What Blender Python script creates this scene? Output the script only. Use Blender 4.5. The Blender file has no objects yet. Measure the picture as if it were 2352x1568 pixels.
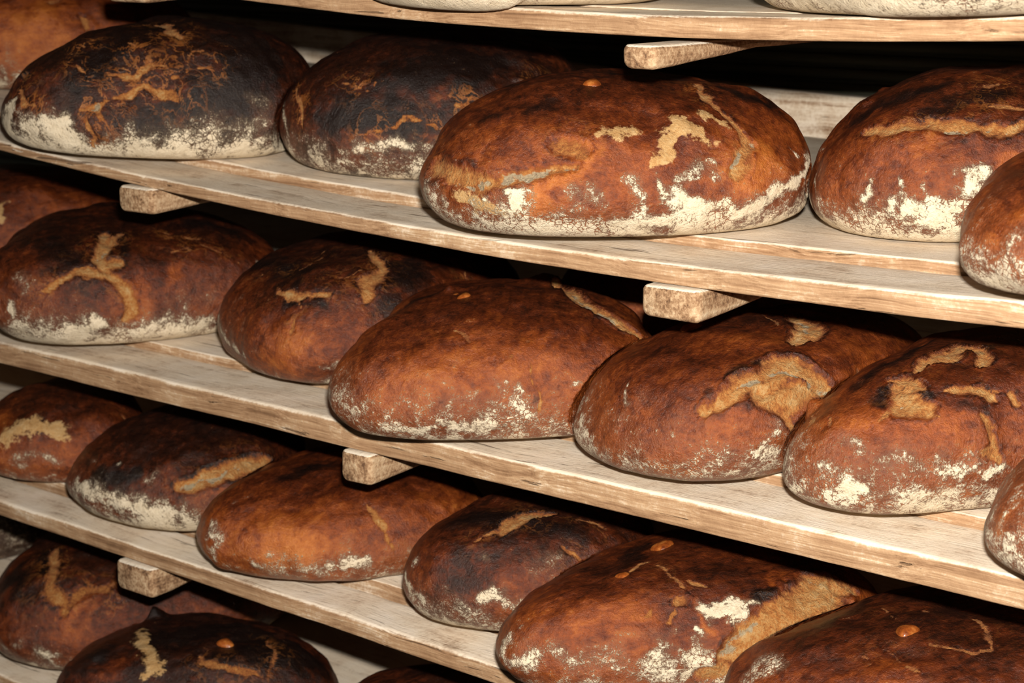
import bpy, math, json
import numpy as np
from mathutils import Matrix, Vector

# ------------------------------------------------------------------ camera, light, exposure
scene = bpy.context.scene
col = scene.collection
CAM = Vector((0.7489, -1.0072, 0.2162))
RC = Matrix(((0.7798, -0.1349, 0.6113), (0.6260, 0.1680, -0.7615), (0.0, 0.9765, 0.2154)))
cam_data = bpy.data.cameras.new('camera')
cam_data.sensor_width = 22.2
cam_data.lens = 22.2 * 4238.0 / 2352.0
cam_data.clip_start = 0.02
cam_data.dof.use_dof = True
cam_data.dof.focus_distance = 1.24
cam_data.dof.aperture_fstop = 9.0
cam = bpy.data.objects.new('camera', cam_data)
cam.matrix_world = Matrix.Translation(CAM) @ RC.to_4x4()
col.objects.link(cam)
scene.camera = cam

world = bpy.data.worlds.new('dim_room')
scene.world = world
world.use_nodes = True
world.node_tree.nodes['Background'].inputs[0].default_value = (1.0, 0.93, 0.82, 1)
world.node_tree.nodes['Background'].inputs[1].default_value = 0.02

# the camera's own flash, a hand's breadth above the lens
fl = bpy.data.lights.new('camera_flash', 'AREA')
fl.shape = 'RECTANGLE'; fl.size = 0.04; fl.size_y = 0.02
fl.energy = 38.5
fl.color = (1.0, 0.93, 0.83)
flash = bpy.data.objects.new('camera_flash', fl)
up = RC @ Vector((0, 1, 0)); rt = RC @ Vector((1, 0, 0))
flash.matrix_world = Matrix.Translation(CAM + up * 0.083 + rt * 0.022 + RC @ Vector((0, 0, -0.03))) @ RC.to_4x4()
col.objects.link(flash)

vs = scene.view_settings
vs.view_transform = 'Standard'; vs.look = 'None'; vs.gamma = 1.0; vs.use_curve_mapping = False
vs.exposure = 0.0

# ------------------------------------------------------------------ noise and loaf shape
def _h(ix,iy,iz,s):
    n=(ix*374761393+iy*668265263+iz*2147483647+s*144665)&0xffffffff
    n=((n^(n>>13))*1274126177)&0xffffffff
    n=((n^(n>>16))*2246822519)&0xffffffff
    return ((n^(n>>15))&0xffff)/65535.0
def vnoise(P,s=0):
    f=np.floor(P); i=f.astype(np.int64); t=P-f; t=t*t*t*(t*(t*6-15)+10)
    x,y,z=i[:,0],i[:,1],i[:,2]; u,v,w=t[:,0],t[:,1],t[:,2]
    c=[_h(x+a,y+b,z+c_,s) for a in (0,1) for b in (0,1) for c_ in (0,1)]
    l=lambda a,b,k:a+(b-a)*k
    return l(l(l(c[0],c[1],w),l(c[2],c[3],w),v),l(l(c[4],c[5],w),l(c[6],c[7],w),v),u)*2-1
def fbm(P,s=0,o=3):
    r=0; a=1.0; k=0
    for j in range(o):
        r=r+a*vnoise(P*(2.03**j)+j*7.3,s+j); k+=a; a*=.5
    return r/k
PROF=np.array([(0,1),(.2,.993),(.42,.965),(.64,.895),(.82,.77),(.93,.62),(.985,.45),(1,.30),(.975,.16),(.91,.05),(.83,.006),(.7,0),(.5,0)])
def profile(m,n=400):
    p=PROF.copy(); z=p[:,1]
    p[:,1]=np.where(z>.3,.3+.7*np.clip((z-.3)/.7,0,1)**m,z)
    # Catmull-Rom
    q=np.vstack([[-p[1,0],p[1,1]],p,p[-1]*2-p[-2]]); o=[]
    for i in range(1,len(q)-2):
        t=np.linspace(0,1,30,endpoint=False)[:,None]
        a,b,c,d=q[i-1],q[i],q[i+1],q[i+2]
        o.append(.5*(2*b+(c-a)*t+(2*a-5*b+4*c-d)*t*t+(3*b-a-3*c+d)*t**3))
    o=np.vstack(o+[p[-1:]])
    for _ in range(25): o[1:-1]=.25*o[:-2]+.5*o[1:-1]+.25*o[2:]
    return o
def loaf_base(p,N):
    """local vertices (N*N,3) over a concentric-mapped square; p=a,b,h,tx,ty,e,c3,s3,m,c1"""
    a,b,h,tx,ty,e,c3,s3,m,c1=p
    g=np.linspace(-1,1,N); U,V=np.meshgrid(g,g,indexing='ij')
    r=np.maximum(abs(U),abs(V)); 
    th=np.where(abs(U)>=abs(V), np.where(U>=0,(np.pi/4)*np.divide(V,U,out=np.zeros_like(U),where=U!=0), np.pi+(np.pi/4)*np.divide(V,U,out=np.zeros_like(U),where=U!=0)),
        np.where(V>=0,np.pi/2-(np.pi/4)*np.divide(U,V,out=np.zeros_like(U),where=V!=0), 1.5*np.pi-(np.pi/4)*np.divide(U,V,out=np.zeros_like(U),where=V!=0)))
    r=r.ravel(); th=th.ravel()
    pr=profile(m); L=np.r_[0,np.cumsum(np.hypot(np.diff(pr[:,0])*a,np.diff(pr[:,1])*h))]; L/=L[-1]
    pr_r=np.interp(r,L,pr[:,0]); z=np.interp(r,L,pr[:,1])
    R=(abs(np.cos(th))**e+abs(np.sin(th))**e)**(-1/e)*(1+c3*np.cos(3*th)+s3*np.sin(3*th))
    X=pr_r*R*np.cos(th)*a+z*tx
    Y=pr_r*R*np.sin(th)*b*(1+c1*np.cos(th)*R*pr_r)+z*ty
    return np.stack([X,Y,z*h],1)
def grid_normals(V,N):
    G=V.reshape(N,N,3); du=np.gradient(G,axis=0); dv=np.gradient(G,axis=1)
    n=np.cross(du,dv).reshape(-1,3); n/=np.linalg.norm(n,axis=1,keepdims=True)+1e-12
    return n

# loaves: place, proportions and marks on the crust (kind, strength, [x,y,z,halfwidth ...] in mm on the loaf)
LOAF = {
'1A': dict(s=1, loc=(-0.1653,0.105,0.1645), rot=2.624, p=(0.1731, 0.1233, 0.0981, 0.0004, 0.0001, 2.4327, 0.0129, 0.0281, 0.9996, -0.0943), f=[
]),
'1B': dict(s=1, loc=(0.2286,0.1,0.1686), rot=2.5953, p=(0.1659, 0.1183, 0.0978, 0.0006, 0.0002, 2.4392, 0.0157, 0.0348, 1.0065, -0.0839), f=[
  ('d',0.9,[-102.9,100.5,8.0,2.5,-111.4,96.4,7.7,3.4]),
  ('d',0.9,[-127.4,87.3,8.5,2.5,-143.2,73.6,10.4,2.5]),
]),
'2A': dict(s=2, loc=(-0.5617,0.1138,0.0345), rot=2.2564, p=(0.1538, 0.1312, 0.1063, 0.0069, -0.0197, 2.4363, 0.0221, 0.0248, 1.2099, -0.1443), f=[
  ('h',5,[-91.1,102.7,61.7,5.2]),
  ('c',1,[-145.9,43.9,42.0,1.8,-146.2,28.4,44.5,2.8,-143.4,14.1,50.7,2.8,-140.3,-0.5,55.2,2.5,-134.4,-10.2,62.7,2.0,-130.7,-19.3,66.2,1.8]),
  ('c',0.9,[-108.6,59.2,77.3,1.8,-121.1,46.6,72.8,2.8,-130.5,39.7,66.1,2.0]),
  ('c',0.9,[-127.7,23.9,70.8,2.0,-130.4,13.2,68.5,2.8,-132.0,-1.9,66.3,3.3,-121.5,-10.7,75.6,3.3,-117.5,-22.8,77.8,1.8]),
  ('c',0.8,[-127.5,-33.0,68.2,1.3,-120.6,-48.3,72.8,2.0,-115.1,-66.6,73.8,1.3]),
  ('c',0.9,[-22.6,9.0,104.7,3.2,-39.9,-10.1,104.1,3.7,-74.0,-25.0,97.9,3.6,-86.4,-36.1,93.6,1.8]),
  ('c',0.8,[-148.8,38.2,35.5,1.8,-149.3,34.1,27.5,2.8,-147.7,29.6,19.0,2.3,-141.9,33.8,9.5,2.5]),
  ('c',0.8,[-147.2,28.4,42.1,2.3,-149.5,23.2,35.6,3.0]),
  ('c',0.8,[-135.0,-15.0,61.5,2.3,-138.8,-25.5,54.3,3.0,-137.6,-35.5,54.5,3.8,-140.0,-40.6,48.2,1.3]),
  ('c',0.9,[-106.6,103.0,52.0,3.1,-126.2,93.7,41.5,3.0,-134.1,81.8,41.5,2.0]),
  ('c',0.7,[-99.0,8.4,89.5,2.6,-106.5,1.7,85.8,2.6]),
  ('c',0.7,[-89.3,53.9,87.3,2.1,-94.5,37.4,88.9,1.3]),
  ('c',0.7,[-103.5,-37.0,85.7,1.0,-104.2,-63.8,81.9,1.3]),
  ('g',0.8,[-146.2,33.7,43.8,1.5,-144.4,19.0,48.8,1.8]),
  ('f',0.95,[-112.3,110.3,36.0,7.7,-110.5,111.8,19.4,9.0]),
  ('f',1,[-141.1,74.6,30.3,6.3,-145.9,59.5,30.1,6.3,-140.4,69.3,16.8,11.4,-143.6,48.1,13.6,8.8]),
  ('f',0.42,[-120.6,-100.8,47.2,7.6,-112.3,-112.3,46.8,6.4]),
  ('f',0.45,[-142.4,-53.1,29.8,10.1,-130.5,-88.7,27.9,10.2,-120.4,-106.9,33.2,10.2]),
  ('d',0.8,[-14.8,-55.6,104.4,12.1,-85.5,-97.5,82.0,19.4,-120.8,-88.4,59.1,19.1,-140.6,-52.9,41.7,15.1]),
  ('d',0.5,[-108.7,27.0,83.6,19.1,-138.9,47.2,54.3,12.6]),
  ('d',0.7,[-148.5,-3.4,30.3,12.5,-134.2,-76.2,22.0,12.7]),
  ('d',0.9,[-72.6,109.3,61.7,2.6,-102.1,96.2,61.7,2.6]),
]),
'2B': dict(s=2, loc=(-0.3337,0.24,0.0202), rot=-1.2584, p=(0.165, 0.125, 0.1135, -0.0036, 0.005, 2.1923, 0.0042, -0.0154, 1.1035, 0.0997), f=[
  ('h',5,[73.6,104.7,76.4,4.5]),
  ('c',0.8,[164.5,2.2,36.0,1.0,163.0,12.1,41.6,2.2,159.7,26.7,45.0,1.9,155.7,33.1,51.6,1.7,152.5,44.3,50.8,1.7,147.4,58.2,47.9,1.2]),
  ('o',0.7,[151.4,54.5,40.6,4.8,150.9,48.7,50.2,3.6,145.4,57.3,54.0,7.3]),
  ('c',0.8,[132.2,71.8,61.9,1.9,127.3,78.6,61.1,2.4,121.9,79.2,67.4,1.7]),
  ('c',0.8,[141.1,-30.2,76.6,1.2,145.5,-12.0,75.0,1.7,148.3,-2.3,72.1,1.7,142.1,3.1,78.2,1.2]),
  ('c',0.9,[120.5,-80.7,67.1,1.3,142.4,-66.8,54.3,2.7,152.2,-60.8,39.0,1.7]),
  ('o',0.5,[9.8,99.4,92.3,7.8,-24.5,108.3,82.5,5.3]),
  ('c',0.7,[57.3,109.9,76.8,1.8,30.5,113.4,78.5,1.8]),
  ('f',0.75,[163.0,-18.2,23.9,6.1,163.4,6.6,26.9,7.3,160.6,29.6,32.9,6.1,149.2,58.9,29.9,4.8]),
  ('f',0.6,[159.0,-23.0,15.6,6.1,150.0,40.3,12.9,6.1]),
  ('f',0.8,[106.2,-99.7,53.6,2.6,136.3,-83.3,32.9,3.8]),
  ('d',0.9,[160.5,-28.4,47.9,9.8,157.3,17.2,55.7,14.6,156.4,43.1,38.5,7.3,117.0,73.4,76.7,7.3]),
  ('d',0.7,[129.9,32.3,84.0,18.4,88.2,68.4,94.3,18.7]),
  ('d',0.8,[147.4,-28.6,4.6,3.7,139.6,1.6,1.1,3.7,143.5,37.2,5.8,3.7]),
]),
'2C': dict(s=2, loc=(-0.0725,0.1238,0.0118), rot=2.2895, p=(0.1646, 0.1381, 0.1036, -0.002, -0.012, 2.4365, 0.017, 0.0295, 1.2452, -0.1419), f=[
  ('c',0.8,[-96.0,127.0,43.5,6.3,-124.4,112.9,43.5,6.2,-145.8,94.2,38.1,5.1,-152.0,78.9,42.0,4.1,-154.8,63.7,47.3,3.6,-155.2,49.1,52.4,3.6,-155.9,28.5,54.4,1.6]),
  ('g',1,[-129.1,112.9,38.1,1.0,-141.4,101.1,36.8,1.4,-149.6,85.3,40.8,2.2,-154.8,63.7,47.3,2.2,-154.3,48.6,53.9,1.8,-155.8,30.5,54.4,1.0]),
  ('t',0.9,[-135.0,109.2,26.4,6.2,-150.0,89.0,26.4,6.1,-154.9,74.1,20.7,5.1]),
  ('c',0.7,[-145.1,42.9,65.7,4.1,-147.0,33.2,65.1,6.1,-150.8,24.4,61.4,4.0]),
  ('o',1,[-142.5,31.5,69.4,3.1,-146.9,22.1,65.7,3.5,-152.6,16.4,59.1,4.0,-158.0,38.7,49.6,8.1,-161.3,59.1,32.8,12.1]),
  ('t',0.9,[-135.1,-29.4,72.6,5.1,-136.3,-39.7,70.3,7.2,-150.5,-27.6,56.7,5.1,-155.4,-22.2,48.9,3.0]),
  ('t',0.8,[-140.8,12.0,71.2,4.1,-139.7,-3.2,71.2,6.1,-141.0,-13.3,69.3,3.1]),
  ('t',0.9,[-127.6,-39.9,76.8,7.2,-132.1,-51.5,71.8,8.2,-136.5,-61.4,65.3,6.2]),
  ('t',0.8,[-118.2,-61.4,79.1,6.2,-118.2,-72.3,76.6,5.2]),
  ('c',0.85,[-51.3,-63.2,98.4,2.6,-88.7,-67.7,90.7,3.6,-106.7,-76.2,81.7,2.5,-117.0,-85.1,73.2,2.5,-126.6,-90.1,63.2,4.1,-138.0,-82.3,54.1,4.1,-144.3,-79.1,44.1,4.1]),
  ('o',0.9,[-145.3,-83.3,36.0,7.2,-135.5,-97.4,43.5,9.3,-126.3,-107.3,48.9,9.3,-120.3,-99.5,63.4,8.3,-143.1,-74.1,50.9,6.1]),
  ('g',0.8,[-124.6,-93.5,63.1,1.9]),
  ('g',0.8,[-143.6,-75.2,49.3,2.0,-136.2,-82.3,56.7,2.1]),
  ('f',1,[-156.2,76.1,35.0,5.1,-159.2,67.0,34.4,7.1,-157.4,71.3,26.1,6.1]),
  ('f',0.8,[-150.4,89.3,32.3,3.0]),
  ('f',0.9,[-116.9,121.5,20.7,4.2]),
  ('f',0.5,[-162.9,39.3,38.3,5.0,-164.0,19.1,34.8,10.1,-163.5,29.1,26.4,8.1]),
  ('f',0.95,[-157.0,-26.1,44.0,2.0,-159.7,-27.7,33.1,2.6]),
  ('f',0.9,[-65.2,136.3,26.4,3.2,-73.4,132.1,13.7,3.2,-79.9,125.4,6.7,4.3]),
  ('f',0.85,[-139.8,88.9,9.9,6.2,-154.7,43.3,10.7,6.1,-153.9,-2.5,11.2,7.1,-153.9,-33.0,16.0,8.2]),
  ('f',0.7,[-155.3,-38.6,43.5,3.0,-152.6,-47.2,46.5,6.1,-146.4,-60.2,53.0,6.1,-149.5,-64.4,43.5,5.1]),
  ('f',0.95,[-158.1,-36.7,29.3,7.1,-154.2,-49.8,23.6,8.2,-149.1,-71.9,27.3,5.1,-141.7,-82.4,19.1,8.2,-133.6,-102.6,25.8,6.2,-122.0,-119.1,35.2,5.2,-99.9,-134.1,40.8,4.2,-81.4,-139.5,48.9,3.2]),
  ('f',0.7,[-103.9,-121.4,58.9,1.3,-101.2,-128.6,51.6,1.5]),
  ('f',0.7,[-159.5,-5.7,43.2,6.1,-159.2,-16.6,22.7,6.1]),
  ('b',0.6,[-71.4,13.4,98.7,5.9]),
  ('d',0.45,[26.0,81.8,85.1,9.2,-108.7,45.8,86.6,6.2,-98.3,87.3,77.8,6.3]),
  ('d',0.7,[-51.4,-76.5,96.2,2.2,-73.4,-95.1,87.6,4.3,-50.0,-119.8,79.6,3.3]),
  ('d',0.8,[-1.2,-17.4,103.5,11.3,-29.2,-52.9,101.3,6.6]),
  ('d',0.6,[-100.5,122.2,48.9,2.1]),
]),
'2D': dict(s=2, loc=(0.1757,0.2619,0.0118), rot=-1.5889, p=(0.1611, 0.1155, 0.1125, -0.0054, 0.017, 2.0467, 0.0261, -0.0082, 1.211, 0.0403), f=[
  ('c',0.95,[137.3,-22.7,71.3,1.6,140.6,-4.9,73.8,3.0,137.1,8.6,78.1,3.6,131.7,20.9,81.6,3.6,129.9,36.9,79.5,5.0,126.5,47.1,78.0,5.0,120.1,56.5,78.0,4.0,113.1,66.2,76.6,3.6,99.3,72.5,81.4,3.6]),
  ('g',1,[134.1,15.9,80.3,2.0,130.5,22.7,82.3,1.6]),
  ('g',1,[133.6,33.4,77.6,1.4,130.7,42.7,76.6,3.0,130.0,47.6,74.7,2.0]),
  ('g',1,[123.1,51.5,78.5,1.6,113.6,66.2,76.3,1.4]),
  ('c',0.9,[101.2,48.8,92.8,1.2,93.6,61.2,91.2,2.2,88.9,67.2,90.3,1.8]),
  ('c',0.8,[74.5,35.6,104.5,3.1,65.2,36.8,106.2,3.1]),
  ('o',0.9,[146.5,22.6,67.5,5.0,142.0,25.7,71.8,5.0]),
  ('o',0.9,[125.1,70.8,57.6,4.9,116.3,77.0,60.8,3.9]),
  ('f',0.85,[160.6,-8.1,43.8,2.0,162.9,-8.8,35.1,3.6,162.2,-12.2,29.2,4.0]),
  ('f',0.85,[161.0,13.3,43.8,2.4,161.9,15.5,40.3,1.8]),
  ('f',0.95,[157.3,30.0,43.8,2.4,158.1,32.4,37.4,3.6,157.1,34.7,32.6,3.9]),
  ('f',0.8,[144.8,51.4,49.4,3.9,137.6,60.2,51.4,4.9,146.0,54.4,39.2,5.9,137.4,65.0,39.2,5.9]),
  ('f',0.9,[162.8,12.8,30.3,5.0,162.5,9.0,26.3,3.0]),
  ('f',1,[158.3,22.6,20.6,8.9,151.2,39.8,20.2,10.9,148.2,48.9,26.3,7.9]),
  ('f',0.5,[144.8,-43.0,46.6,3.1,148.7,-31.4,52.1,2.0]),
  ('f',0.7,[159.9,-20.5,26.3,1.4]),
  ('f',0.6,[126.9,-66.8,38.1,3.2,140.6,-54.2,23.4,4.2,150.3,-38.1,17.9,4.1]),
  ('f',0.6,[98.9,-79.5,49.4,1.5,115.7,-65.9,54.9,1.5]),
  ('d',0.75,[101.2,-18.3,94.3,10.4,94.8,0.9,99.9,8.2,107.0,-48.8,78.3,7.4]),
  ('d',0.6,[121.7,15.7,88.4,6.0,100.7,37.8,96.0,8.1,78.4,48.2,101.3,6.1]),
  ('h',4,[58.1,-54.3,93.0,4.3]),
  ('h',3,[87.6,-48.9,87.0,3.2]),
]),
'2E': dict(s=2, loc=(0.3528,0.0957,0.0166), rot=2.1528, p=(0.1353, 0.1102, 0.0801, -0.0087, -0.006, 2.4322, 0.0484, 0.0352, 1.0782, -0.1789), f=[
  ('f',0.9,[-73.9,113.8,25.6,2.6,-64.5,113.3,15.7,2.6,-76.1,107.0,8.1,3.4,-98.9,95.5,7.2,5.0]),
  ('f',0.75,[-110.5,98.4,25.6,5.0,-116.6,91.3,20.8,5.0]),
  ('f',0.7,[-110.5,96.5,32.7,3.3,-112.8,89.8,39.8,3.3]),
  ('f',0.7,[-29.2,102.7,45.7,1.8,-38.5,109.0,37.2,2.7]),
  ('c',0.6,[-97.5,100.2,41.6,1.2,-104.0,97.9,39.0,0.8]),
  ('o',0.8,[-96.4,104.9,34.4,5.0,-99.1,93.8,47.8,5.0]),
]),
'2Z': dict(s=2, loc=(-0.92,0.28,0.0513), rot=1.4, p=(0.155, 0.125, 0.112, 0.0, 0.0, 2.15, 0.0, 0.0, 1.05, 0.0), f=[
  ('c',0.8,[-31.2,-111.5,72.3,3.1,-30.7,-116.1,64.5,4.7]),
  ('c',0.6,[-55.8,-88.5,89.1,3.7,-44.8,-88.0,91.8,3.1]),
  ('f',0.5,[-107.3,-92.5,46.9,6.1,-108.8,-92.2,27.0,6.2]),
  ('f',0.6,[-110.6,-84.6,14.1,6.2,-113.4,-87.8,24.2,6.2]),
  ('o',0.7,[-88.5,-102.1,53.7,30.8,-65.1,-92.7,83.2,23.3]),
]),
'3A': dict(s=3, loc=(-0.6502,0.1411,-0.146), rot=2.4929, p=(0.1676, 0.1343, 0.0992, 0.0019, 0.002, 2.2039, 0.0223, 0.0587, 0.7739, -0.2155), f=[
  ('c',1,[-82.5,24.8,94.8,4.2,-117.6,27.5,87.7,4.9,-139.0,32.4,79.3,4.8,-145.9,24.8,74.9,6.7,-142.5,15.6,76.6,5.4]),
  ('c',0.9,[-84.3,11.5,94.6,2.8,-111.7,22.9,89.4,4.1]),
  ('c',0.95,[-155.5,80.6,54.6,1.9,-155.4,67.4,62.2,2.7,-151.1,53.7,69.9,3.5,-152.7,41.0,69.6,5.3,-155.1,28.3,67.0,4.0,-159.0,17.0,60.1,3.2,-161.8,9.7,51.2,4.8,-163.5,5.0,39.2,4.8,-165.3,13.3,28.5,3.2]),
  ('c',0.7,[-159.2,41.7,61.9,2.1,-158.4,46.9,62.8,2.1]),
  ('c',0.65,[-83.9,-30.2,92.9,1.4,-96.0,-49.4,88.3,1.9,-96.5,-60.3,86.5,1.1]),
  ('c',0.65,[-125.6,-33.8,79.7,1.4,-116.2,-46.2,82.0,1.6,-119.7,-50.1,79.7,1.1]),
  ('c',0.65,[-108.6,-59.2,82.7,1.1,-113.7,-72.2,77.3,1.7,-116.3,-95.1,65.0,1.9]),
  ('o',0.8,[-140.5,-25.4,71.8,2.7,-147.1,-31.4,62.7,8.1,-136.4,-39.0,71.7,2.7]),
  ('c',0.6,[-153.8,89.8,48.6,1.3,-155.5,80.6,54.6,1.3]),
  ('o',0.8,[-159.8,2.7,53.5,10.7,-162.6,-2.6,33.2,8.0]),
  ('g',0.7,[-137.1,30.6,80.2,1.9,-123.4,27.5,85.8,1.9]),
  ('f',0.8,[-139.2,112.0,42.6,4.0,-139.5,112.9,30.5,6.7]),
  ('f',0.45,[-134.7,102.2,65.0,8.0,-145.1,95.7,59.1,9.3]),
  ('f',0.85,[-163.5,59.5,19.6,13.3,-166.7,30.4,25.6,8.0,-167.0,48.4,30.8,5.3]),
  ('f',0.85,[-157.6,-2.4,13.8,8.1,-149.9,-36.1,14.8,8.1,-140.0,-61.1,13.1,6.9]),
  ('f',0.55,[-152.3,-42.8,27.4,6.8]),
  ('f',0.4,[-144.9,-63.0,36.5,8.2]),
  ('f',0.5,[-97.9,-114.1,65.8,4.2]),
  ('d',0.6,[-104.5,71.8,87.5,16.3,-132.1,59.8,80.8,13.4]),
  ('d',0.8,[-98.1,7.2,92.2,2.8,-145.7,10.7,73.9,3.2]),
  ('d',0.5,[-47.8,-60.4,94.7,11.4,-52.7,-101.8,85.8,11.5]),
  ('d',0.3,[-163.2,47.3,53.4,10.6,-163.7,28.9,51.9,8.0]),
]),
'3B': dict(s=3, loc=(-0.3679,0.1781,-0.1475), rot=1.6929, p=(0.1621, 0.116, 0.0995, 0.0053, -0.0078, 2.1735, 0.0015, -0.0779, 1.0907, -0.0799), f=[
  ('c',1,[-129.3,-3.0,74.1,3.3,-133.3,-18.9,74.1,3.7,-134.2,-36.9,73.8,3.0,-126.3,-53.9,75.4,2.0]),
  ('c',0.8,[-136.7,-31.2,72.4,2.5,-145.6,-39.0,65.3,2.0,-154.0,-37.4,56.6,1.5,-159.9,-38.8,46.5,1.0]),
  ('c',0.8,[-133.1,6.8,68.9,2.8,-134.3,4.0,68.9,2.8]),
  ('c',0.8,[-59.2,7.7,95.2,2.1,-51.8,8.8,96.2,1.8]),
  ('c',0.7,[-95.8,5.5,87.6,1.3,-83.5,0.4,91.5,1.3,-65.4,1.6,94.8,1.6]),
  ('c',0.7,[-97.6,41.2,78.5,1.0,-92.9,26.4,84.6,1.3]),
  ('c',0.8,[-108.7,-42.6,84.9,1.7,-106.4,-54.2,83.6,2.2]),
  ('c',0.9,[-41.6,-34.1,97.4,2.6,-61.2,-53.6,93.1,3.8,-72.6,-69.3,87.4,4.5,-87.2,-72.2,83.4,5.0,-100.8,-72.5,79.4,6.2,-111.1,-80.0,71.5,3.7]),
  ('c',0.8,[-108.9,-50.7,83.6,2.0,-99.2,-57.9,85.0,2.0,-89.4,-58.5,87.5,1.3]),
  ('c',0.7,[22.2,-92.7,75.0,1.3,16.9,-99.4,67.0,1.8,16.3,-102.9,60.8,1.8]),
  ('g',0.9,[-130.2,-17.9,75.8,1.0,-128.2,-39.9,76.9,1.2]),
  ('o',0.8,[-163.5,-27.1,20.3,14.7,-156.9,-53.9,46.4,12.2,-163.8,-43.6,34.7,9.7]),
  ('f',0.75,[-99.8,88.3,40.3,2.6,-124.6,64.1,31.7,2.6,-140.8,38.3,20.3,3.3,-150.7,17.4,17.7,3.0]),
  ('f',0.5,[-121.0,48.9,58.5,5.1]),
  ('f',0.4,[-143.9,25.4,45.8,5.0]),
  ('f',0.5,[-152.1,-64.5,15.7,3.7,-147.4,-76.4,23.1,4.9]),
  ('f',0.5,[-159.4,0.0,26.9,5.0]),
  ('d',0.9,[-139.5,-17.3,69.6,3.0,-138.2,-44.7,70.3,3.4,-135.9,-61.0,67.3,3.7]),
  ('d',0.6,[-58.6,80.6,77.1,10.7,-109.8,-9.9,84.6,10.1]),
  ('d',0.6,[-39.5,-78.3,86.8,12.8,-105.9,-94.4,60.8,7.4]),
]),
'3C': dict(s=3, loc=(-0.1571,0.0941,-0.1485), rot=2.1214, p=(0.1367, 0.1167, 0.0919, 0.0054, -0.019, 2.5807, -0.0012, 0.0596, 0.962, -0.2099), f=[
  ('h',6,[2.9,32.0,88.0,7.1]),
  ('h',7,[67.9,-39.1,86.8,13.5]),
  ('c',1,[62.5,-45.2,87.2,2.4,20.6,-60.4,89.7,6.0,-18.0,-76.8,87.4,6.9,-34.8,-92.3,82.8,6.9,-41.2,-109.0,75.2,5.7,-39.0,-121.4,67.1,3.4]),
  ('g',0.8,[30.6,-55.6,89.8,1.2,-12.2,-76.1,87.7,2.8,-34.8,-92.3,82.8,2.7,-42.7,-108.5,75.2,1.8]),
  ('c',0.85,[-112.7,-45.8,62.2,1.7,-117.7,-45.5,56.3,2.2,-121.2,-47.7,49.0,1.5,-123.4,-51.5,39.8,1.7,-124.3,-52.7,26.2,1.5]),
  ('c',0.7,[-115.0,-27.6,64.1,0.9,-112.7,-32.7,65.2,1.3]),
  ('c',0.6,[-100.3,-41.0,72.6,1.5,-99.1,-42.4,73.0,1.5]),
  ('c',0.65,[-91.0,13.9,80.5,1.3,-99.9,5.6,77.0,2.0,-104.0,0.4,74.8,1.1]),
  ('c',0.6,[-87.8,29.9,80.5,2.0,-89.4,28.0,80.2,2.0]),
  ('b',0.6,[-21.8,16.5,90.2,4.9]),
  ('b',0.5,[-9.3,26.3,89.2,2.8]),
  ('f',0.55,[-127.0,-20.1,50.3,3.3,-127.8,-27.9,44.6,6.5]),
  ('f',0.65,[-126.1,-38.6,42.5,6.5,-127.9,-38.8,34.5,8.7,-126.6,-44.1,24.3,6.5]),
  ('f',0.42,[-137.0,14.7,37.1,8.7,-133.5,-12.2,35.0,13.0]),
  ('f',0.8,[-133.5,59.6,14.7,6.6,-134.9,46.0,13.2,5.5,-135.8,30.4,13.9,6.5]),
  ('f',0.8,[-136.9,12.6,20.1,6.5,-132.3,-1.0,13.8,8.7,-128.9,-22.7,14.9,6.5]),
  ('f',0.6,[-112.0,-76.6,47.2,3.3,-106.4,-84.6,51.0,2.2]),
  ('f',0.7,[-120.8,-54.3,15.8,4.4,-114.7,-70.4,16.0,4.4]),
  ('f',0.35,[-122.3,10.3,62.9,6.5]),
  ('f',0.8,[-126.2,78.7,37.3,1.8,-127.6,76.6,36.6,1.8]),
  ('d',0.9,[-124.8,-48.3,37.9,0.9,-122.0,-49.3,15.0,1.1]),
  ('d',0.8,[-129.3,-29.3,19.8,0.7,-123.8,-27.4,9.2,0.7]),
  ('d',0.8,[4.0,72.4,73.2,3.6,3.5,49.0,84.0,3.6]),
  ('o',0.5,[-114.8,6.8,68.8,16.4,-103.9,-69.0,63.3,16.4,-129.3,37.7,54.3,16.3]),
]),
'3D': dict(s=3, loc=(0.0423,0.1453,-0.1495), rot=1.6032, p=(0.163, 0.1035, 0.0911, 0.0111, -0.0288, 2.361, -0.0012, -0.0239, 0.9511, 0.009), f=[
  ('c',1,[16.4,-31.1,91.1,4.4,-2.5,-53.3,90.1,7.6,-16.6,-65.8,88.6,7.5,-47.7,-70.5,85.9,4.2]),
  ('g',0.9,[5.0,-48.1,90.6,3.3,-14.8,-62.8,89.0,2.1]),
  ('c',1,[-144.0,-55.2,54.1,3.0,-134.1,-62.2,60.9,6.0,-120.8,-67.8,67.7,6.0,-105.3,-75.3,71.9,8.1,-86.1,-80.2,76.4,9.2,-72.3,-86.8,76.7,7.2,-69.3,-98.1,69.2,6.2,-61.1,-105.8,60.6,4.1]),
  ('c',1,[-114.2,-80.5,64.3,5.0,-107.9,-88.4,60.8,7.0,-99.8,-93.0,60.6,10.1,-79.5,-100.2,62.3,6.1,-66.2,-104.8,60.4,3.1]),
  ('c',0.9,[-107.2,-92.8,53.6,4.0,-103.9,-95.7,48.0,2.0,-100.9,-97.5,41.2,1.6,-97.7,-98.4,35.6,1.2]),
  ('g',1,[-122.1,-66.3,67.6,1.4,-108.3,-72.1,72.1,2.0,-96.4,-74.6,75.5,2.0,-87.4,-81.0,75.6,2.0,-78.2,-90.1,73.2,2.7,-72.2,-98.6,67.8,2.5,-61.1,-105.8,60.6,2.1]),
  ('g',0.8,[-143.4,-55.9,54.5,0.8,-135.5,-62.8,59.3,1.4]),
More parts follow.
